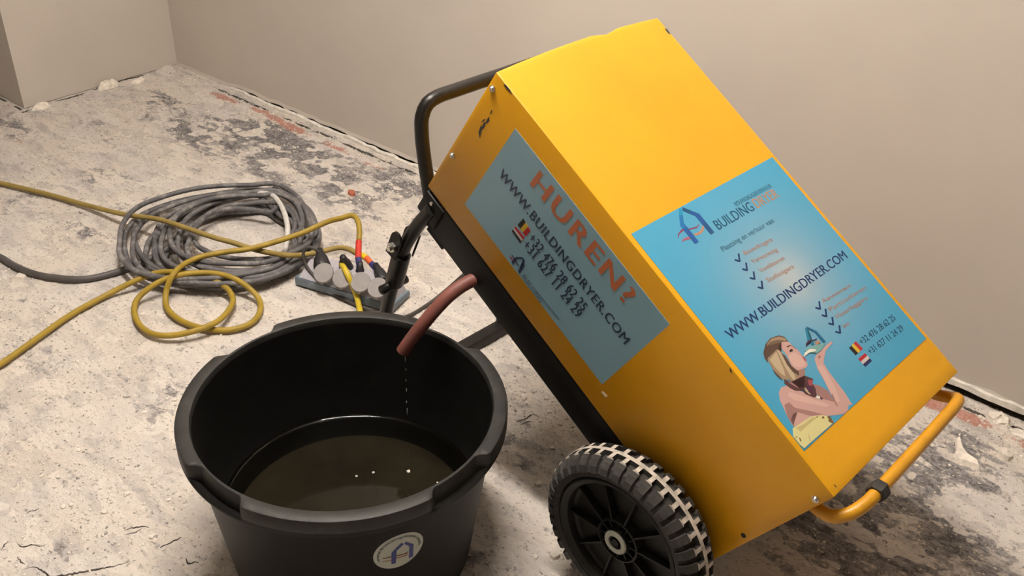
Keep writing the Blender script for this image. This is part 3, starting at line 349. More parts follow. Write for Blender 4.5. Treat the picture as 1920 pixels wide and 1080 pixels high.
cuboid('wall_back', (XMIN - .12, YMIN, -.02), (XMIN, PY, CEIL), M['side_wall'])
cuboid('wall_front', (XMIN, YMIN - .12, -.02), (XMAX, YMIN, CEIL), M['side_wall'])
cuboid('wall_near', (XMAX, YMIN, -.02), (XMAX + .12, WY + .12, CEIL), M['side_wall'])
cuboid('ceiling', (XMIN - .1, YMIN - .1, CEIL), (XMAX + .1, WY + .15, CEIL + .1), M['ceiling'])
cuboid('trim_1', (PX + .05, WY + .020, -.03), (XMAX, WY + .06, .06), M['gap'])
def strip_mesh(name, x0, x1, yc, half, z0, hgt, m, seed, step=.011):
    xs = np.arange(x0, x1, step); V = []; F = []; n = 5; w = half * (1 + .5 * (fbm(xs, xs * 0, 26, seed, 4) - .5) * 2); o = .004 * (fbm(xs, xs * 0, 9, seed + 1, 3) - .5) * 2
    hh = hgt * (.7 + .6 * fbm(xs, xs * 0, 34, seed + 2, 3))
    for i, x in enumerate(xs): V += [(x, yc + o[i] - w[i], z0), (x, yc + o[i] - w[i] * .8, z0 + hh[i]), (x, yc + o[i] + w[i] * .2, z0 + hh[i] * 1.15), (x, yc + o[i] + w[i], z0 + hh[i] * .9), (x, yc + o[i] + w[i], z0)]
    for i in range(len(xs) - 1):
        for k in range(n): F.append((i * n + k, i * n + (k + 1) % n, (i + 1) * n + (k + 1) % n, (i + 1) * n + k))
    F.append(tuple(range(n))); F.append(tuple((len(xs) - 1) * n + k for k in range(n))[::-1])
    return tag(mesh_obj(name, V, [f[::-1] for f in F], m), kind='structure')
strip_mesh('trim_2', -3.0, -.9, WY - .0125, .0085, -.014, .018, M['plaster'], 51)
strip_mesh('trim_3', -1.2, .3, WY - .006, .006, .018, .014, M['plaster'], 61)
# ceiling lamp (out of frame, gives the light)
cl = empty('ceiling_lamp', (LAMP_POS[0], LAMP_POS[1], CEIL), 'long white fluorescent batten lamp on the ceiling above the machine', 'lamp')
bm = bmesh.new(); box_bm(bm, (0, 0, -.035), X3, (1.28, .07, .07), .008); bm_obj('batten_housing', bm, M['ceiling'], cl, .6)
lm = bpy.data.materials.new('glowing_tube'); lm.use_nodes = True; lp = lm.node_tree.nodes['Principled BSDF']; lp.inputs['Emission Color'].default_value = LAMP_COL + (1,); lp.inputs['Emission Strength'].default_value = LAMP_STRENGTH
zt_ = LAMP_POS[2] - CEIL; V, F = tube_vf([(-LAMP_LEN / 2, 0, zt_), (0, 0, zt_), (LAMP_LEN / 2, 0, zt_)], LAMP_R, 16); mesh_obj('glowing_tube', V, F, lm, cl, True)
for s_ in (-.605, .605):
    bm = bmesh.new(); box_bm(bm, (s_, 0, -.12), X3, (.02, .09, .11), .004); bm_obj('tube_holder', bm, M['ceiling'], cl, .6)
# ------------------------------------------------------------------ dehumidifier
DW = np.array([0.0736588, 0.9972835, 0.]); DL = np.array([-0.8437156, 0.0623164, 0.5331610]); DT = np.array([-0.5317126, 0.0392720, -0.8460138]); DD = np.array([-0.2733962, 1.0852620, 0.4182072])
BL, BW, BT = .8025, .4168, .3066
ROOT = np.array([-.55, 1.25, 0.])
dh = empty('dehumidifier', ROOT, 'large yellow steel dehumidifier on two wheels, tilted back with blue advertising stickers', 'dehumidifier')
def loc(x, y, t): return DD + x * DW + y * DL + t * DT - ROOT
def locs(P): P = np.asarray(P, float); return DD + P[:, :1] * DW + P[:, 1:2] * DL + P[:, 2:3] * DT - ROOT
LAX = (tuple(DW), tuple(DL), tuple(-DT))
# housing
bm = bmesh.new(); bmesh.ops.create_cube(bm, size=1, matrix=Matrix.Translation((BW / 2, BL / 2, -BT / 2)) @ Matrix.Diagonal((BW, BL, BT, 1)))
bmesh.ops.bevel(bm, geom=[e for e in bm.edges], offset=.0022, segments=2, affect='EDGES', profile=.5)
for axis_, n_, lo_, hi_ in ((0, 12, .01, BW - .01), (1, 14, .02, BL - .01)):
    for k in range(n_):
        c = lo_ + (hi_ - lo_) * k / (n_ - 1); no = [0, 0, 0]; no[axis_] = 1; co = [0, 0, 0]; co[axis_] = c
        bmesh.ops.bisect_plane(bm, geom=bm.verts[:] + bm.edges[:] + bm.faces[:], plane_co=co, plane_no=no)
for v in bm.verts:
    x, y, z = v.co; u = min(max(x / BW, 0), 1); s = float(sstep(.50, .80, y)) * 4 * u * (1 - u); f = float(sstep(-BT, 0, z))
    dz = .009 * s * f; dent = .006 * math.exp(-((u - .63) / .03) ** 2) * float(sstep(.795, .802, y)) * f
    v.co = Vector(loc(x, y + .003 * s * f - dent, -(z + dz)))
bmesh.ops.recalc_face_normals(bm, faces=bm.faces[:])
bm_obj('housing', bm, M['yellow'], dh, .6)
def prism(name, P2, conv, h0, h1, m, parent):
    """flat printed or cut outline P2 given real thickness"""
    P2 = [tuple(q) for q in P2]
    ar = sum(P2[i][0] * P2[(i + 1) % len(P2)][1] - P2[(i + 1) % len(P2)][0] * P2[i][1] for i in range(len(P2)))
    if ar < 0: P2 = P2[::-1]
    n = len(P2); bm = bmesh.new(); a = [bm.verts.new(conv(q[0], q[1], h0)) for q in P2]; b = [bm.verts.new(conv(q[0], q[1], h1)) for q in P2]
    bm.faces.new(b); 
    for i in range(n): bm.faces.new((a[i], a[(i + 1) % n], b[(i + 1) % n], b[i]))
    bmesh.ops.triangulate(bm, faces=[f for f in bm.faces if len(f.verts) > 4]); bmesh.ops.recalc_face_normals(bm, faces=bm.faces[:])
    return bm_obj(name, bm, m, parent)
CF_ = lambda x, y, h: loc(x, y, -h)              # front panel
CS_ = lambda y, t, h: loc(-h, y, t)              # left side panel
def front_bulge(y): return 0.
# sticker on the front
def grid_sticker(name, x0, x1, y0, y1, conv, h, colf, m, parent, n=40):
    V = []; A = []; F = []
    for j in range(n + 1):
        for i in range(n + 1):
            x = x0 + (x1 - x0) * i / n; y = y0 + (y1 - y0) * j / n; V.append(conv(x, y, h)); A.append(colf(x, y))
    for j in range(n):
        for i in range(n): a = j * (n + 1) + i; F.append((a, a + 1, a + n + 2, a + n + 1))
    b = len(V); cs = [(x0, y0), (x1, y0), (x1, y1), (x0, y1)]
    for c in cs: V.append(conv(*c, 0)); A.append(colf(*c))
    ring = [[j for j in range(n + 1)], [j * (n + 1) + n for j in range(n + 1)], [n * (n + 1) + n - j for j in range(n + 1)], [(n - j) * (n + 1) for j in range(n + 1)]]
    for k in range(4): F.append(tuple(ring[k][::-1]) + (b + k, b + (k + 1) % 4))
    return mesh_obj(name, V, F, m, parent, attr=A)
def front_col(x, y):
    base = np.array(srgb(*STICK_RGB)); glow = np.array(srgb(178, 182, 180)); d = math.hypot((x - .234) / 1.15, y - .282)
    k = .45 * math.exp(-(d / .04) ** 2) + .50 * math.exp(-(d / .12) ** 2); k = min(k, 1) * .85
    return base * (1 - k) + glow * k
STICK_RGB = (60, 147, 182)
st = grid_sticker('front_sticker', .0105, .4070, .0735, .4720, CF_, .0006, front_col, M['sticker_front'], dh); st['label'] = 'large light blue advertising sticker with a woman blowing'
ss_ = grid_sticker('side_sticker', .7215, .3320, .0430, .2530, CS_, .0006, lambda a, b: (.2, .26, .285, 1), M['sticker_side'], dh, 8); ss_['label'] = 'dull grey blue rental sticker on the shaded side'
def text_mesh(s, bold=0, spacing=1.0):
    cu = bpy.data.curves.new('txt', 'FONT'); cu.body = s; cu.size = 1; cu.offset = bold; cu.space_character = spacing; cu.resolution_u = 3; cu.extrude = 0
    ob = bpy.data.objects.new('txt', cu); COL.objects.link(ob); bpy.context.view_layer.update()
    me = bpy.data.meshes.new_from_object(ob.evaluated_get(bpy.context.evaluated_depsgraph_get()))
    v = np.array([tuple(q.co) for q in me.vertices]); f = [tuple(p.vertices) for p in me.polygons]
    bpy.data.objects.remove(ob); bpy.data.curves.remove(cu); bpy.data.meshes.remove(me); return v, f
CAPH = text_mesh('H')[0][:, 1].max()
def lettering(s, col, p0, p1, pt, conv, parent, bold=0, spacing=1.0, h=.0009, weight=0):
    v, f = text_mesh(s, bold, spacing); p0, p1, pt = (np.array(q, float) for q in (p0, p1, pt))
    e = p1 - p0; Lw = np.linalg.norm(e); e /= Lw; up = pt - p0; up = up - e * (up @ e); hh = np.linalg.norm(up); up /= hh
    xx = (v[:, 0] - v[:, 0].min()) / (v[:, 0].max() - v[:, 0].min()) * Lw; yy = v[:, 1] / CAPH * hh
    V = [conv(*(p0 + e * a + up * b), h) for a, b in zip(xx, yy)]
    if weight:
        k = len(V); sh = weight * hh; V = [conv(*(p0 + e * (a - sh) + up * b), h) for a, b in zip(xx, yy)] + [conv(*(p0 + e * (a + sh) + up * b), h + .00005) for a, b in zip(xx, yy)]; f = list(f) + [tuple(i + k for i in q) for q in f]
    return mesh_obj('lettering', V, f, ink(col), parent)
for s, col, (p0, p1, pt) in FTEXT: lettering(s, col, p0, p1, pt, CF_, st, weight=.028 if 'WWW' in s or '+' in s else .015 if 'orange' in col else .01)
for s, col, (p0, p1, pt) in STEXT: lettering(s, col, p0, p1, pt, CS_, ss_, spacing=1.18 if 'HUREN' in s else 1.1, weight=.05 if 'HUREN' in s else .03)
for col, P in LOGO: prism('logo', P, CF_, .0005, .0008 if 'swoosh' in col or 'orange' in col else .0010, ink(col), st)
for P in CHECKS: prism('check_mark', P, CF_, .0005, .0009, ink('ink_navy'), st)
for k, (col, P) in enumerate(PICTURE): prism('picture_print', P, CF_, .0005, .00075 + k * .00002, ink(col), st)
for col, P in SLOGO: prism('logo', P, CS_, .0005, .0009, ink(col), ss_)
def flag(C4, conv, cols, vertical, parent, nm='flag'):
    C4 = [np.array(c) for c in C4]
    for k in range(3):
        a, b = k / 3, (k + 1) / 3; L4 = lambda p, q, t: p + (q - p) * t
        q = [L4(C4[0], C4[1], a), L4(C4[0], C4[1], b), L4(C4[3], C4[2], b), L4(C4[3], C4[2], a)] if vertical else [L4(C4[0], C4[3], a), L4(C4[1], C4[2], a), L4(C4[1], C4[2], b), L4(C4[0], C4[3], b)]
        prism(nm, q, conv, .0005, .0009, ink(cols[k]), parent)
BE = ('black', 'flag_yellow', 'flag_red'); NL = ('flag_red', 'flag_white', 'flag_blue')
flag(FLAGS_F[:4], CF_, BE, True, st); flag(FLAGS_F[4:], CF_, NL, False, st)
fs = FLAGS_S; flag([fs[1], fs[2], fs[3], fs[0]], CS_, BE, True, ss_); flag([fs[5], fs[6], fs[7], fs[4]], CS_, ('flag_red', 'flag_white', 'black'), False, ss_)
# scuffs, screws
for P in SCUFF_S[:-1]: prism('paint_scuff', P, CS_, -.0003, .0004, M['scuff'], dh)['label'] = 'dark scraped patch in the yellow paint'
prism('paint_chip', SCUFF_S[-1], CS_, -.0003, .0005, M['chip'], dh)['label'] = 'small pale chip in the yellow paint'
for P in SCUFF_F: prism('paint_scuff', P, CF_, -.0003, .0006, M['scuff'], dh)['label'] = 'dark scraped patch in the yellow paint'
def disc_bm(bm, c, n, r, h, seg=16, r2=None, bev=0):
    n = Vector(n).normalized(); q = n.to_track_quat('Z', 'Y').to_matrix().to_4x4(); q.translation = Vector(c) + n * h / 2
    return bmesh.ops.create_cone(bm, cap_ends=True, segments=seg, radius1=r, radius2=r if r2 is None else r2, depth=h, matrix=q)
for y, t, hole in ((.7922, .0276, 0), (.7913, .2005, 0), (.0100, .0299, 0)):
    bm = bmesh.new(); disc_bm(bm, loc(.002, y, t), -DW, .0058, .004, 18); disc_bm(bm, loc(-.002, y, t), -DW, .0048, .003, 18, .0030); bm_obj('screw', bm, M['metal'], dh, .6)['label'] = 'shiny domed screw in the yellow side panel'
bm = bmesh.new(); disc_bm(bm, loc(.0035, .0121, .2021), -DW, .0045, .004, 16); bm_obj('screw_hole', bm, M['dark_hole'], dh)
# black base tray behind the housing
bm = bmesh.new(); box_bm(bm, loc(BW / 2, .385, .344), LAX, (BW - .002, .765, .072), .003); bm_obj('base_tray', bm, M['black_steel'], dh, .6)['label'] = 'black steel tray behind the yellow housing'
bm = bmesh.new(); box_bm(bm, loc(BW / 2, .735, .383), LAX, (BW - .004, .05, .012), .002); bm_obj('tray_lip', bm, M['black_steel'], dh, .6)
for xx in (.012, BW - .012):
    bm = bmesh.new(); box_bm(bm, loc(xx, .772, .340), LAX, (.030, .055, .055), .005); bm_obj('handle_bracket', bm, M['black_steel'], dh, .6)
bm = bmesh.new(); disc_bm(bm, loc(-.003, .775, .322), -DW, .0035, .003, 12); bm_obj('rivet', bm, M['metal'], dh)
# handle
hp = [(.012, .765, .352), (.012, .784, .342), (.012, .815, .311), (.012, .845, .279), (.012, .872, .246), (.014, .890, .218), (.026, .900, .200), (.048, .9025, .193), (.085, .9025, .192)]
hp = hp + [(.208, .9025, .192)] + [(BW - x, y, t) for x, y, t in hp[::-1]]
tube('handle', locs(hp), .0128, M['black_tube'], dh, 16)['label'] = 'black bent tube push handle'
# prop stand
leg = np.array([(-1.102, 1.147, .545), (-1.118, 1.148, .525), (-1.142, 1.15, .495), (-1.187, 1.152, .42), (-1.214, 1.155, .348), (-1.243, 1.157, .258), (-1.268, 1.153, .12), (-1.285, 1.147, .022)])
stand = bpy.data.objects.new('prop_stand', None); COL.objects.link(stand); stand.parent = dh; stand.empty_display_size = .03; stand['label'] = 'black tubular stand that props the machine up'
off = DW * (BW - .02)
for k in (0, 1): tube('leg', leg + off * k - ROOT, .0135, M['black_tube'], stand, 14)
bm = bmesh.new(); c0 = np.array([-1.2575, 1.13 + .225, .0145]); box_bm(bm, c0 + np.array([-.004, 0, 0]) - ROOT, (tuple(DW), (-DW[1], DW[0], 0), (0, 0, 1)), (.47, .031, .027), .003); bm_obj('foot_bar', bm, M['rust'], stand, .6)
def along(t):
    i = int(t); f = t - i; return leg[i] * (1 - f) + leg[i + 1] * f
lt = leg[5] - leg[2]; lt /= np.linalg.norm(lt)
for k in (0, 1):
    o_ = off * k - ROOT
    sl = np.array([(-1.190, 1.1522, .412), (-1.216, 1.1552, .335)])
    tube('sleeve', sl + o_, .0185, M['black_tube'], stand, 16, raw=True)
    pc = sl[1] + np.array([0, 0, -.004]) + o_
    V, F = tube_vf([pc - DW * .034, pc + DW * .030], .0095, 14, cap=True); V2, F2 = tube_vf([pc - DW * .0345, pc - DW * .020], .0065, 12, base=len(V))
    mesh_obj('cross_pin', np.concatenate([V, V2]), F + F2, [M['black_tube'], M['dark_hole']], stand, True, [0] * len(F) + [1] * len(F2))
    # hinge ears with bolt
    bm = bmesh.new(); ec = np.array([-1.183, 1.150, .447]) + o_ - DW * .012; pn = np.cross(DW, lt)
    for sgn in (-.010, .024): 
        q = ec + DW * sgn; pts = [q + lt * .034 + pn * .014, q + lt * .034 - pn * .014] + [q - lt * .012 + (pn * -math.cos(a) * .014 - lt * math.sin(a) * .018) for a in np.linspace(0, math.pi, 8)]
        va = [bm.verts.new(p_) for p_ in pts]; vb = [bm.verts.new(p_ + DW * .004) for p_ in pts]; bm.faces.new(va); bm.faces.new(vb[::-1])
        for i in range(len(pts)): bm.faces.new((va[i], va[(i + 1) % len(pts)], vb[(i + 1) % len(pts)], vb[i]))
    bmesh.ops.recalc_face_normals(bm, faces=bm.faces[:]); bm_obj('hinge_plate', bm, M['black_steel'], stand)
    bm = bmesh.new(); disc_bm(bm, ec - DW * .010 + lt * .008, -DW, .0105, .006, 6); disc_bm(bm, ec - DW * .016 + lt * .008, -DW, .0055, .006, 12); bm_obj('bolt', bm, M['metal'], stand)['label'] = 'zinc bolt on the stand hinge'
    rg = ec + DW * .045 + np.array([0, 0, -.026]); a = np.linspace(0, 2 * np.pi, 26, endpoint=False); ring = [rg + .028 * math.sin(t) * lt + .0085 * math.cos(t) * (pn * .6 + DW * .8) for t in a]
    V, F = tube_vf(ring, .0022, 6, closed=True); mesh_obj('spring_clip', V, F, M['black_tube'], stand, True)
# front foot bow
ub = [(.020, .012, .062), (.014, -.010, .052), (.014, -.026, .038), (.026, -.035, .020), (.052, -.038, .006), (.085, -.037, .0015), (.20, -.0365, .003), (.30, -.036, .006), (.362, -.0355, .010), (.392, -.034, .018), (.404, -.029, .034), (.402, -.012, .052), (.396, .012, .064)]
tube('foot_bow', locs(ub), .0101, M['yellow_tube'], dh, 14)['label'] = 'yellow bent tube bow at the lower end'
cp = smooth_path(locs(ub), .004); i0 = int(np.argmin(np.linalg.norm(cp - loc(.078, -.0375, .003), axis=1)))
V, F = tube_vf(cp[i0 - 2:i0 + 4], [.0145, .0160, .0160, .0160, .0160, .0145], 6); mesh_obj('rubber_collar', V, F, M['rubber'], dh)['label'] = 'black rubber collar on the yellow bow'
# drain hose
hz_ = [(.03, .622, .362), (.002, .6265, .3675)]
hp_ = [loc(*q) + ROOT for q in hz_] + [np.array(q) for q in HOSE_W]
Q = smooth_path(hp_, .008) - ROOT; 
tube('drain_hose', Q, .0125, M['hose'], dh, 14, raw=True)['label'] = 'dull red rubber drain hose hanging over the tub'
bm = bmesh.new(); tq = Q[-1] - Q[-3]; tq /= np.linalg.norm(tq); disc_bm(bm, Q[-1] - tq * .0005, tq, .0088, .001, 14); bm_obj('hose_bore', bm, M['dark_hole'], dh)
HOSE_TIP = Q[-1] + ROOT
# wheels
HUB = np.array([-.5759152, 1.0272714, .1606545]); E1 = np.array([DW[1], -DW[0], 0.]); E2 = np.array([0, 0, 1.])
def lathe(prof, n, c, ax, e1, e2, closed=False):
    V = []; F = []; m = len(prof)
    for i in range(n):
        a = 2 * math.pi * i / n; d = math.cos(a) * e1 + math.sin(a) * e2
        for s, r in prof: V.append(c + ax * s + d * r)
    for i in range(n):
        j = (i + 1) % n
        for k in range(m if closed else m - 1): l = (k + 1) % m; F.append((i * m + k, i * m + l, j * m + l, j * m + k))
    return V, F
def wheel(c, ax):
    wh = bpy.data.objects.new('wheel', None); COL.objects.link(wh); wh.parent = dh; wh.empty_display_size = .03; wh.location = c
    Z = np.zeros(3)
    prof = [(.002, .1216), (-.004, .124), (-.005, .134), (.002, .146), (.014, .1508), (.025, .1515), (.0262, .1604), (.0338, .1604), (.035, .1515), (.046, .1508), (.058, .146), (.065, .134), (.064, .124), (.058, .1216)]
    n = 152; V, F = lathe(prof, n, Z, ax, E1, E2, True); fm = []
    for i in range(n):
        for k in range(len(prof)): fm.append(1 if k == 6 else 0)
    NL_ = 38
    for side in (0, 1):
        for k in range(NL_):
            a0 = 2 * math.pi * (k + .5 * side) / NL_; top = [(.0268, .1602), (.0135, .1600), (.0120, .1575), (.004, .1540), (-.005, .1460), (-.0085, .1345)]; bot = [(.0268, .150), (.0135, .149), (.0120, .148), (.005, .146), (-.001, .141), (-.003, .1325)]
            w0 = math.radians(2.55); b = len(V); m = len(top)
            for sg in (-1, 1):
                for q, (lst) in enumerate((top, bot)):
                    for j, (s, r) in enumerate(lst):
                        s2 = s if side == 0 else .060 - s; wj = w0 * (.56 if j < 2 else 1.15) * (.94 if q == 0 else 1.15); d = math.cos(a0 + sg * wj) * E1 + math.sin(a0 + sg * wj) * E2; V.append(ax * s2 + d * r)
            for j in range(m - 1):
                F.append((b + j, b + j + 1, b + 2 * m + j + 1, b + 2 * m + j)); fm.append(1 if j < 1 or (j == 1) else 0)
                F.append((b + j, b + m + j, b + m + j + 1, b + j + 1)); fm.append(0); F.append((b + 2 * m + j, b + 2 * m + j + 1, b + 3 * m + j + 1, b + 3 * m + j)); fm.append(0)
            F.append((b + m - 1, b + 2 * m - 1, b + 4 * m - 1, b + 3 * m - 1)); fm.append(0); F.append((b, b + 2 * m, b + 3 * m, b + m)); fm.append(0)
    ty = mesh_obj('tyre', V, F, [M['rubber'], M['rubber_dust']], wh, False, fm); ty['label'] = 'lugged black tyre with plaster dust on the tread'
    bm = bmesh.new(); bm.from_mesh(ty.data); bmesh.ops.recalc_face_normals(bm, faces=bm.faces[:]); bm.to_mesh(ty.data); bm.free()
    rp = [(.003, .1222), (-.003, .1216), (-.004, .1185), (.000, .1150), (.003, .1085), (.016, .1055), (.020, .100), (.021, .046), (.012, .0425), (.004, .0415), (.003, .0385), (.006, .0370), (.019, .0362), (.020, .0255), (.004, .0245), (.000, .0235), (.000, .010), (.050, .010)]
    V, F = lathe(rp, 96, Z, ax, E1, E2)
    for nr, r0, r1, s0, s1, w_ in ((10, .040, .107, .0045, .022, .0016), (12, .0235, .038, .0055, .020, .0010)):
        for k in range(nr):
            a = 2 * math.pi * (k + .15) / nr; d = math.cos(a) * E1 + math.sin(a) * E2; q = -math.sin(a) * E1 + math.cos(a) * E2; b = len(V)
            for r in (r0, r1):
                for s in (s0 + (.004 if r == r1 and nr == 10 else 0), s1):
                    for sg in (-1, 1): V.append(d * r + ax * s + q * w_ * sg)
            F += [(b, b + 1, b + 5, b + 4), (b, b + 4, b + 6, b + 2), (b + 1, b + 3, b + 7, b + 5)]
    rim = mesh_obj('rim', V, F, M['rim_plastic'], wh, False); rim['label'] = 'black spoked plastic rim'
    try:
        rim.data.polygons.foreach_set('use_smooth', np.ones(len(rim.data.polygons), bool)); rim.data.set_sharp_from_angle(angle=.55)
    except Exception: pass
    V, F = lathe([(.001, .0225), (-.0025, .0215), (-.003, .0205), (-.003, .0135), (.002, .0128), (.010, .0126)], 40, Z, ax, E1, E2); mesh_obj('hub_ring', V, F, M['hub_gray'], wh, False)['label'] = 'pale grey green washer at the wheel centre'
    bm = bmesh.new(); disc_bm(bm, ax * .004, -ax, .0075, .006, 6); disc_bm(bm, ax * .012, -ax, .0124, .004, 24); bm_obj('axle_nut', bm, M['rim_plastic'], wh)
    return wh
wheel(HUB - ROOT, DW); wheel(HUB - ROOT + DW * (BW + 2 * .0801), -DW)
V, F = tube_vf([HUB - ROOT + DW * .045, HUB - ROOT + DW * (BW + 2 * .0801 - .045)], .009, 12); mesh_obj('axle', V, F, M['black_steel'], dh, True)
for k in (0, 1):
    bm = bmesh.new(); box_bm(bm, HUB - ROOT + DW * (.092 + k * (BW - .024)) - DT * .012, LAX, (.006, .06, .05), .002); bm_obj('axle_plate', bm, M['black_steel'], dh)
# ------------------------------------------------------------------ tub with water
TC = np.array([-1.01093, .83692, 0.]); TR, HZ = .27203, .3373
tb = empty('mortar_tub', TC, 'round black plastic mortar tub with hand grips, half filled from the drain hose', 'tub')
def tub_shell():
    n = 240; V = []; F = []
    for i in range(n):
        a = 2 * math.pi * i / n; g = 0.
        for c in (0, 90, 180, 270):
            dd = abs((math.degrees(a) - c + 180) % 360 - 180); g = max(g, float(1 - sstep(10.5, 14.5, dd)))
        pr = [(0, .0), (.196, .0), (.207, .004), (.2125, .014), (.2505, HZ - .040), (.2535, HZ - .036), (.2690, HZ - .0345), (.2716, HZ - .0325), (TR, HZ - .029), (TR - .0005 - .0035 * g, HZ - .0262), (TR - .0150 * g, HZ - .0235 - .008 * g), (TR - .0180 * g, HZ - .005 - .002 * g), (TR - .0018 - .0170 * g, HZ - .0012), (TR - .005 - .0155 * g, HZ), (.2505, HZ), (.2487, HZ - .0008), (.2475, HZ - .003), (.2465, HZ - .012), (.2240, .12), (.2130, .088), (.2080, .0815), (.198, .079), (0, .078)]
        for r, z in pr: V.append((r * math.cos(a), r * math.sin(a), z))
    m = len(pr); fm = []
    for i in range(n):
        j = (i + 1) % n
        for k in range(m - 1): F.append((i * m + k, j * m + k, j * m + k + 1, i * m + k + 1)); fm.append(1 if 10 <= k <= 16 else 2 if k >= m - 3 else 0)
    o = mesh_obj('tub_body', V, F, [M['tub'], M['tub_rim'], M['silt']], tb, True, fm)
    bm = bmesh.new(); bm.from_mesh(o.data); bmesh.ops.remove_doubles(bm, verts=bm.verts[:], dist=1e-6); bmesh.ops.recalc_face_normals(bm, faces=bm.faces[:]); bm.to_mesh(o.data); bm.free()
    o.data.polygons.foreach_set('use_smooth', np.ones(len(o.data.polygons), bool))
    try: o.data.set_sharp_from_angle(angle=.62)
    except Exception: pass
tub_shell()
def tub_r(z): return .2125 + (.2505 - .2125) * (z - .014) / (HZ - .054)
SA, SZ, SR = math.radians(-23.6), .2195, .0415
def CT_(u, v, h):                                   # wrap a flat sticker point on the cone wall
    z = SZ + v * .985; r = tub_r(z) + h; a = SA + u / tub_r(SZ); return np.array([r * math.cos(a), r * math.sin(a), z])
def disc_print(name, ru, rv, conv, h, m, parent, n=40):
    V = [conv(0, 0, h)]; F = []; rings = 6
    for q in range(1, rings + 1):
        for i in range(n): a = 2 * math.pi * i / n; V.append(conv(ru * q / rings * math.cos(a), rv * q / rings * math.sin(a), h if q < rings else h * .2))
    for i in range(n): F.append((0, 1 + i, 1 + (i + 1) % n))
    for q in range(rings - 1):
        for i in range(n): a = 1 + q * n; F.append((a + i, a + n + i, a + n + (i + 1) % n, a + (i + 1) % n))
    return mesh_obj(name, V, F, m, parent, True)
ts = disc_print('round_sticker', .0415, .0415, CT_, .0008, M['sticker_tub'], tb); ts['label'] = 'round pale sticker with a blue arch logo'
def ring_text(s, R_, a0, a1, hgt, conv, col, parent):
    v, f = text_mesh(s, .01); w = v[:, 0].max() - v[:, 0].min(); V = []
    for q in v:
        t = (q[0] - v[:, 0].min()) / w; a = a0 + (a1 - a0) * t; r = R_ + q[1] / CAPH * hgt; V.append(conv(r * math.cos(a), r * math.sin(a), .0014))
    mesh_obj('lettering', V, f, ink(col), parent)
ring_text('www.buildingdryer.com', .0325, math.radians(200), math.radians(-5), .0048, CT_, 'ink_dark2', ts)
k_ = 1 / 680 * .0415 * 2 / 1.5
def TS(pts): # sticker crop pixels (0..1512,0..1080) to sticker plane using its own skewed axes
    out = []
    for x, y in pts:
        dx, dy = x - 745, y - 525; u = dx / 505 * .0405; v = -(dy + .36 * dx) / 335 * .0405; out.append((u, v))
    return out
for col, P in (('ink_tubred', [(400, 700), (560, 640), (720, 605), (860, 570), (930, 530), (910, 570), (800, 605), (600, 650), (470, 690)]), ('ink_tubor', [(400, 760), (560, 720), (740, 650), (900, 600), (930, 570), (905, 615), (740, 670), (560, 735)]), ('ink_tubblue', [(785, 345), (830, 370), (690, 510), (675, 780), (585, 805), (585, 565), (680, 450)]), ('ink_tubblue', [(880, 320), (1040, 385), (1045, 640), (955, 675), (955, 420), (840, 365)])):
    prism('logo', TS(P), CT_, .0007, .0013, ink(col), ts)
WZ = .121
V = [(0, 0, WZ)]; F = []
n = 96
WR_ = [.05, .10, .15, .19, .207, .214, .2155, .217, .2185, .220, .2212, .2222, .2231, .2239]
for q in range(1, 15):
    for i in range(n): a = 2 * math.pi * i / n; r = WR_[q - 1]; V.append((r * math.cos(a), r * math.sin(a), WZ + .0045 * max(0, (r - .214) / .0099) ** 2.2))
for i in range(n): F.append((0, 1 + i, 1 + (i + 1) % n))
for q in range(13):
    for i in range(n): F.append((1 + q * n + i, 1 + (q + 1) * n + i, 1 + (q + 1) * n + (i + 1) % n, 1 + q * n + (i + 1) % n))
wt = mesh_obj('water', V, F, M['water'], None, True); wt.location = TC; tag(wt, 'murky brown water standing in the black tub', 'water', kind='stuff')
for k, (dz, ln) in enumerate(((.014, .009), (.040, .003), (.066, .0025), (.088, .0045), (.118, .003), (.140, .008))):
    zt = HOSE_TIP[2] - dz
    P = [(0, 0, -ln), (0, 0, -ln * .4), (0, 0, ln * .4), (0, 0, ln)]; V, F = tube_vf(P, [.0003, .0008, .0007, .0003], 8)
    o = mesh_obj('water_drop', V, F, M['drop'], None, True); o.location = (HOSE_TIP[0] + .004 + .0008 * (k % 2), HOSE_TIP[1] + .002, zt); tag(o, ('topmost', 'second', 'third', 'fourth', 'fifth', 'lowest')[k] + ' clear water drop falling below the red hose tip', 'drop', 'drops falling from the drain hose')
# ------------------------------------------------------------------ power strip
S0 = np.array([-1.776, 1.336, 0]); S1 = np.array([-1.497, 1.410, 0]); se = (S1 - S0) / np.linalg.norm(S1 - S0); sn = np.array([-se[1], se[0], 0]); SLn = float(np.linalg.norm(S1 - S0))
ps = empty('power_strip', S0, 'grey four-socket power strip with round lids lying on the floor', 'power strip')
def sp_(u, v, z): return se * u + sn * v + np.array([0, 0, z])
def ext(name, prof, u0, u1, m, parent, inset=0):
    bm = bmesh.new(); a = [bm.verts.new(sp_(u0 + inset * (z / .06), v, z)) for v, z in prof]; b = [bm.verts.new(sp_(u1 - inset * (z / .06), v, z)) for v, z in prof]; n = len(prof)
    bm.faces.new(a); bm.faces.new(b[::-1])
    for i in range(n): bm.faces.new((a[i], a[(i + 1) % n], b[(i + 1) % n], b[i]))
    bmesh.ops.recalc_face_normals(bm, faces=bm.faces[:]); bmesh.ops.bevel(bm, geom=bm.edges[:], offset=.0018, segments=2, affect='EDGES'); return bm_obj(name, bm, m, parent, .6)
ext('base', [(0, .003), (.092, .003), (.092, .018), (.001, .026)], 0, SLn, M['strip_trim'], ps)
ext('body', [(.003, .024), (.089, .016), (.080, .056), (.048, .056), (.010, .030)], .004, SLn - .004, M['strip_body'], ps, .014)
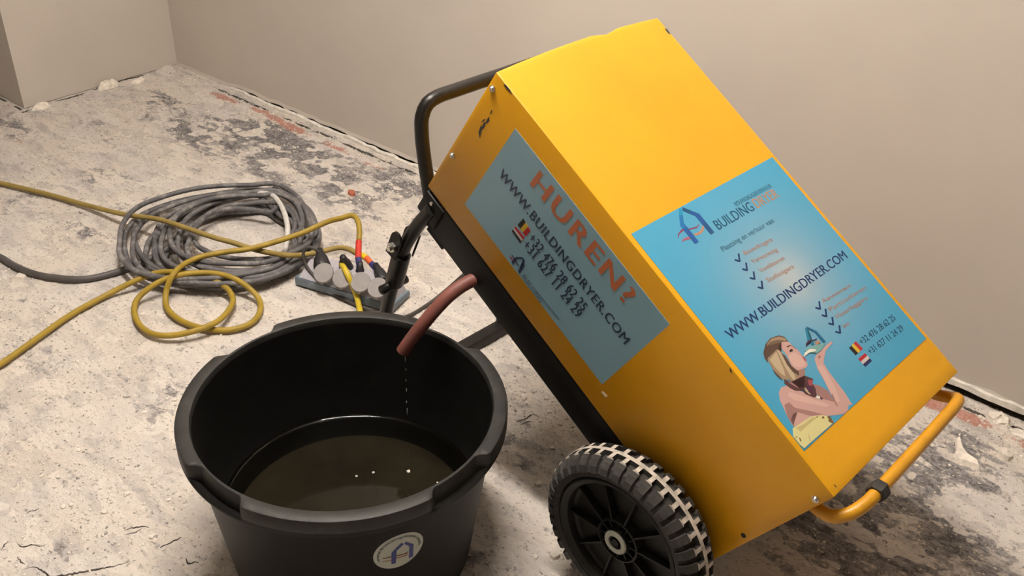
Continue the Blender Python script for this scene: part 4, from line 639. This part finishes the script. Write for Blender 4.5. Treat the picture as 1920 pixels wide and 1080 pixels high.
for k, (px_, py_, pz_) in enumerate(LIDS):
    c = np.array([px_, py_, pz_]) - S0; nn = np.array([.35, -.62, .70]); nn = nn / np.linalg.norm(nn)
    bm = bmesh.new(); disc_bm(bm, c, nn, .0265, .005, 28, .0245); disc_bm(bm, c - nn * .008, nn, .0245, .009, 28)
    box_bm(bm, c - nn * .004 + np.cross(nn, se) * -.024, (tuple(se), tuple(np.cross(nn, se)), tuple(nn)), (.016, .010, .006), .001); bm_obj('socket_lid', bm, M['lid'], ps, .6)
def plug(parent, c, d, root, scale=1):
    d = np.array(d, float); d /= np.linalg.norm(d); P = [c, c + d * .006, c + d * .012, c + d * .034, c + d * .044, c + d * .060]; V, F = tube_vf(np.array(P) - root, np.array([.019, .021, .021, .0165, .0115, .0085]) * scale, 14)
    return mesh_obj('plug', V, F, M['plug'], parent, True)
def cord(name, P, r, m, label, cat, seg=12, step=.008):
    P = np.array(P, float); root = np.array([P[len(P) // 2][0], P[len(P) // 2][1], 0]); e = empty(name, root, label, cat); Q = smooth_path(P, step) - root
    V, F = tube_vf(Q, r, seg); mesh_obj('cable', V, F, m, e, True); return e, root
def band(name, parent, root, P, r, m):
    tube(name, np.array(P) - root, r, m, parent, 12, step=.004)
ya, rt = cord('extension_cord', YELLOW_A, .0072, M['cable_yellow'], 'yellow cord with two loose loops on the floor, rising to the power strip', 'cord')
band('tape_band', ya, rt, YELLOW_A_RED, .0080, M['tape_red']); band('tape_band', ya, rt, YELLOW_A_BLUE, .0080, M['tape_blue'])
plug(ya, np.array(YELLOW_A_BLUE[-1]) + np.array([.004, -.006, -.046]), np.array([-.06, .10, .55]), rt, .78)
yb, rt = cord('extension_cord', YELLOW_B, .0070, M['cable_olive'], 'dusty olive yellow cord crossing the grey coil from the left edge', 'cord')
band('tape_band', yb, rt, YELLOW_B_BAND, .0084, M['tape_yellow']); band('tape_band', yb, rt, YELLOW_B_RED, .0078, M['tape_orange']); band('tape_band', yb, rt, YELLOW_B_BLUE, .0078, M['tape_blue'])
plug(yb, np.array(YELLOW_B_BLUE[-1]) + np.array([.030, -.012, -.012]), (-.75, .3, .35), rt, .85)
yc, rt = cord('extension_cord', YELLOW_C, .0074, M['cable_bright'], 'short bright yellow cord hanging from the second socket down behind the tub', 'cord')
plug(yc, np.array(YELLOW_C[0]) + np.array([-.006, .022, -.028]), (.12, -.2, .5), rt, .9)
bk, rt = cord('supply_cable', BLACK, .0042, M['cable_black'], 'thin dark cord looping from the first socket behind the tub to the dehumidifier', 'cable', 8)
plug(bk, np.array(BLACK[0]) + np.array([.030, -.022, -.020]), (-.6, .42, .35), rt, 1.05)
# ------------------------------------------------------------------ grey cable coil
def coil():
    O = smooth_path(np.array(COIL_OUT)[::-1], .01, True); I = smooth_path(np.array(COIL_IN), .01, True); c = np.array([-1.925, 1.445, 0])
    def polar(Q): 
        a = np.arctan2(Q[:, 1] - c[1], Q[:, 0] - c[0]); r = np.hypot(Q[:, 0] - c[0], Q[:, 1] - c[1]); k = np.argsort(a); return lambda th: np.interp(th, a[k], r[k], period=2 * np.pi)
    ro, ri = polar(O), polar(I); S = [.98, .62, .88, .30, .52, .97, .12, .74, .40, .05, .22, .60, .84, .36, .5]; N_ = len(S); R_ = np.random.default_rng(5)
    n = 64; P = []; Zl = np.argsort(R_.random(N_)); th0 = 2.6
    for k in range(N_ - 1):
        for i in range(n):
            t = i / n; th = th0 - 2 * np.pi * t; e = t * t * (3 - 2 * t); s = S[k] * (1 - e) + S[k + 1] * e
            s += .22 * math.sin(th * 2 + k * 1.7) * (.4 + .6 * abs(math.sin(k * 2.1))) + .16 * max(0, -math.cos(th)) * math.sin(k * 2.9); s = min(max(s, -.02), 1.03)
            if k == 0 or k == 5: s = .5 * s + .5
            r = ri(th) * (1 - s) + ro(th) * s; z = .009 + .0085 * (Zl[k] * (1 - e) + Zl[k + 1] * e) * .42 + .003 * math.sin(3 * th + k)
            P.append((c[0] + r * math.cos(th), c[1] + r * math.sin(th), max(z, .008)))
    return smooth_path(np.array(P)[::2], .012)
CP = coil(); root = np.array([-1.925, 1.445, 0])
ce = empty('cable_coil', root, 'tangled coil of grey power cable lying on the floor', 'cable')
V, F = tube_vf(CP - root, .0070, 9); mesh_obj('cable', V, F, M['cable_grey'], ce, True)
tl = np.array(TAIL + [CP[0].tolist()]) if np.linalg.norm(CP[0] - np.array(TAIL[-1])) < .12 else np.array(TAIL)
tube('cable_tail', tl - root, .0085, M['cable_tail'], ce, 10)['label'] = 'dark grey free end running out to the left'
tube('white_tie', np.array(WHITE_TIE) - root, .0075, M['tie'], ce, 10)['label'] = 'whitish dusty loop over the coil'
# ------------------------------------------------------------------ loose plaster
def flake_mesh(name, seed, m, thick=.28, n=9):
    r = np.random.default_rng(seed); a = np.sort(r.random(n) * .6 + np.arange(n)) * 2 * np.pi / n; rad = .5 * (.6 + .5 * r.random(n)); st_ = .55 + .4 * r.random()
    top = np.stack([rad * np.cos(a) * .86, rad * np.sin(a) * st_ * .86, thick * (.6 + .5 * r.random(n))], 1); bot = np.stack([rad * np.cos(a), rad * np.sin(a) * st_, -.06 + 0 * a], 1)
    V = np.concatenate([bot, top, [[.05, .02, thick * 1.15]]]); F = [(i, (i + 1) % n, n + (i + 1) % n, n + i) for i in range(n)] + [(n + i, n + (i + 1) % n, 2 * n) for i in range(n)] + [tuple(range(n))[::-1]]
    me = bpy.data.meshes.new(name); me.from_pydata(V.tolist(), [], F); me.materials.append(m); me.update(); return me
FM = [flake_mesh('plaster_flake', 100 + k, M['flake'], .16 + .05 * (k % 3)) for k in range(9)] + [flake_mesh('plaster_flake', 200 + k, M['flake_grey'], .2) for k in range(2)]
def put_flake(x, y, s, k, name='plaster_flake', me=None, z=None, rz=None):
    o = bpy.data.objects.new(name, me or FM[k]); COL.objects.link(o); o.scale = (s, s, s); o.rotation_euler = (0, 0, RNG.random() * 6.28 if rz is None else rz)
    o.location = (x, y, float(floor_h(np.array([x]), np.array([y]))[0]) if z is None else z); return o
for k, (x, y, s, lab) in enumerate(NAMED_FLAKES): tag(put_flake(x, y, s, k % 9), lab, 'plaster flake')
for k, (x, y, s, lab) in enumerate([(-0.9799, 0.9492, 0.009, 'elongated white flake floating on the murky water'), (-1.0259, 0.9044, 0.006, 'grey white speck floating near the middle of the water'), (-1.042, 0.8771, 0.0055, 'small grey speck floating left of the other bits on the water'), (-0.9204, 0.9631, 0.0045, 'tiny foam bubble floating close to the right rim on the water')]): tag(put_flake(x, y, s, k, 'floating_flake', z=.1213), lab, 'flake')
tag(put_flake(-2.0503, 1.7861, .034, 0, 'brick_fragment', flake_mesh('brick_fragment', 77, M['brick'], .3)), 'small red brick fragment on the grey floor behind the yellow cord', 'brick')
def free_spot(x, y):
    if math.hypot(x - TC[0], y - TC[1]) < .25: return False
    q = np.array([x, y, 0]) - S0; u, v = q @ se, q @ sn
    if -.02 < u < SLn + .02 and -.02 < v < .11: return False
    if math.hypot(x - HUB[0], y - HUB[1] - .03) < .06: return False
    return x > PX + .03 and y < WY - .06
cnt = 0
AREAS = [(-1.75, -1.35, .55, 1.15, 24, 'left of the black tub'), (-1.55, -1.1, 1.2, 1.75, 40, 'between the power strip and the yellow machine'), (-2.3, -1.5, 1.0, 1.3, 24, 'near the yellow loops left of the tub'), (-1.15, -.85, 1.1, 1.6, 14, 'in the gap between tub and machine'), (-3.1, -1.5, 1.45, 1.97, 34, 'beyond the grey coil towards the wall'), (-.45, -.05, 1.5, 1.97, 24, 'right of the yellow bow by the wall'), (-.95, -.7, .95, 1.2, 8, 'beside the near wheel'), (-1.6, -1.2, .40, .7, 10, 'in the bottom left corner')]
for x0, x1, y0, y1, n, where in AREAS:
    for _ in range(n):
        x = x0 + (x1 - x0) * RNG.random(); y = y0 + (y1 - y0) * RNG.random(); s = .008 + .010 * RNG.random() ** 2.2; kd = int(RNG.integers(0, 11))
        if free_spot(x, y): tag(put_flake(x, y, s, kd), ('small grey render flake lying ' if kd > 8 else 'small pale plaster flake lying ') + where, 'plaster flake', ('grey' if kd > 8 else 'pale') + ' flakes ' + where)
def crumbs():
    n = 52000; x = RNG.uniform(-3.3, .05, n); y = RNG.uniform(.3, WY - .03, n); d = fbm(x, y, 5, 71, 4); near = np.exp(-((x + 1.3) / .3) ** 2 - ((y - 1.45) / .3) ** 2) + .5 * np.exp(-((x + 1.6) / .3) ** 2 - ((y - .95) / .3) ** 2); keep = (d + .42 * RNG.random(n) + .12 * near > .74); keep &= np.hypot(x - TC[0], y - TC[1]) > .2; keep &= np.hypot(x - HUB[0], y - HUB[1]) > .03; x, y = x[keep], y[keep]; n = len(x)
    nb = 12; wall = np.stack([RNG.uniform(-3.2, .1, 700), WY - .012 - .05 * RNG.random(700) ** 1.6], 1); x = np.concatenate([x, wall[:, 0]]); y = np.concatenate([y, wall[:, 1]]); n = len(x)
    s = .0010 + .0044 * RNG.random(n) ** 2.3; h = floor_h(x, y); base = np.array([(1, 0, -.3), (-.5, .87, -.3), (-.5, -.87, -.3), (.2, .1, .75), (.6, .6, .3), (-.7, 0, .35)]); V = np.zeros((n, 6, 3)); a = RNG.random(n) * 6.28
    j = base[None] * (1 + .5 * (RNG.random((n, 6, 3)) - .5)); V[..., 0] = x[:, None] + s[:, None] * (j[..., 0] * np.cos(a)[:, None] - j[..., 1] * np.sin(a)[:, None]); V[..., 1] = y[:, None] + s[:, None] * (j[..., 0] * np.sin(a)[:, None] + j[..., 1] * np.cos(a)[:, None]) * .8; V[..., 2] = h[:, None] + s[:, None] * j[..., 2] * .8
    f = np.array([(0, 1, 4), (1, 3, 4), (0, 4, 3), (1, 5, 3), (1, 2, 5), (2, 3, 5), (2, 0, 3), (0, 2, 1)]); F = (np.arange(n)[:, None, None] * 6 + f[None]).reshape(-1, 3)
    me = bpy.data.meshes.new('plaster_crumbs'); me.vertices.add(n * 6); me.vertices.foreach_set('co', V.astype(np.float32).ravel()); me.loops.add(F.size); me.loops.foreach_set('vertex_index', F.astype(np.int32).ravel()); me.polygons.add(len(F)); me.polygons.foreach_set('loop_start', (np.arange(len(F)) * 3).astype(np.int32)); me.update(); me.validate()
    me.materials.append(M['flake']); me.materials.append(M['flake_grey']); mi = np.repeat((RNG.random(n) > .72).astype(np.int32), 8); me.polygons.foreach_set('material_index', mi)
    o = bpy.data.objects.new('plaster_crumbs', me); COL.objects.link(o); tag(o, 'fine plaster crumbs and grit strewn over the floor', 'rubble', kind='stuff')
crumbs()
# bigger dab of plaster; dark strips stand in for cracks and flake shadow lines
def dab(P, label, h=.006):
    P = np.array(P)[:, :2]; c = P.mean(0); bm = bmesh.new(); n = len(P); a = []; b = []
    for q in P: a.append(bm.verts.new((q[0] - c[0], q[1] - c[1], -.004))); d = (q - c) * .86; b.append(bm.verts.new((d[0], d[1], h * (.6 + .5 * RNG.random()))))
    f = bm.faces.new(b)
    for i in range(n): bm.faces.new((a[i], a[(i + 1) % n], b[(i + 1) % n], b[i]))
    bmesh.ops.triangulate(bm, faces=[f]); bmesh.ops.recalc_face_normals(bm, faces=bm.faces[:]); o = bm_obj('plaster_dab', bm, M['flake'])
    o.location = (c[0], c[1], 0); return tag(o, label, 'plaster')
dab(PLASTERY, 'white boot-shaped dab of plaster on the grey floor right of the yellow bow')
def lump(x, y, rx, ry, h, seed, label):
    r = np.random.default_rng(seed); n = 14; bm = bmesh.new(); rings = []
    for q, (k, z) in enumerate(((1, -.004), (.86, h * .55), (.5, h), (.18, h * 1.08))):
        rings.append([bm.verts.new((rx * k * (.75 + .45 * r.random()) * math.cos(6.2832 * i / n), ry * k * (.75 + .45 * r.random()) * math.sin(6.2832 * i / n), z * (1 if q == 0 else .7 + .6 * r.random()))) for i in range(n)])
    for q in range(3):
        for i in range(n): bm.faces.new((rings[q][i], rings[q][(i + 1) % n], rings[q + 1][(i + 1) % n], rings[q + 1][i]))
    bm.faces.new(rings[3]); bmesh.ops.recalc_face_normals(bm, faces=bm.faces[:]); o = bm_obj('plaster_lump', bm, M['flake'])
    o.location = (x, y, 0); return tag(o, label, 'plaster')
lump(-.215, 2.022, .030, .020, .013, 3, 'rough cream plaster lump against the wall gap right of the yellow bow')
lump(-.165, 2.000, .026, .018, .008, 5, 'flatter cream plaster lump in front of the wall gap at the right edge')
lump(-3.315, 1.748, .020, .045, .020, 8, 'yellowish plaster lump at the foot of the white pier near the corner')
lump(-3.312, 1.49, .018, .035, .012, 9, 'flat pale plaster lump at the outer corner of the pier')
lump(-3.29, 1.86, .02, .03, .008, 12, 'small plaster lump at the pier foot closest to the corner')
def crack_shadow_line(P, w, parent):
    Q = smooth_path(np.array(P), .004); Q[:, :2] += .003 * (RNG.random((len(Q), 2)) - .5); Q[:, 2] = floor_h(Q[:, 0], Q[:, 1]) + .0006; n = len(Q); t = np.linspace(0, 1, n); W_ = w * np.sin(np.pi * np.clip(t, .03, .97)) * (.5 + RNG.random(n) * .8)
    V, F = tube_vf(Q, np.maximum(W_, .0002), 5); V[:, 2] = np.minimum(V[:, 2], np.repeat(Q[:, 2], 5) + .0004); return mesh_obj('crack_shadow_line', V, F, M['gap'], parent)
fl = bpy.data.objects['floor']
for P, w in CRACK_SHADOW_LINES: crack_shadow_line(P, w, fl)
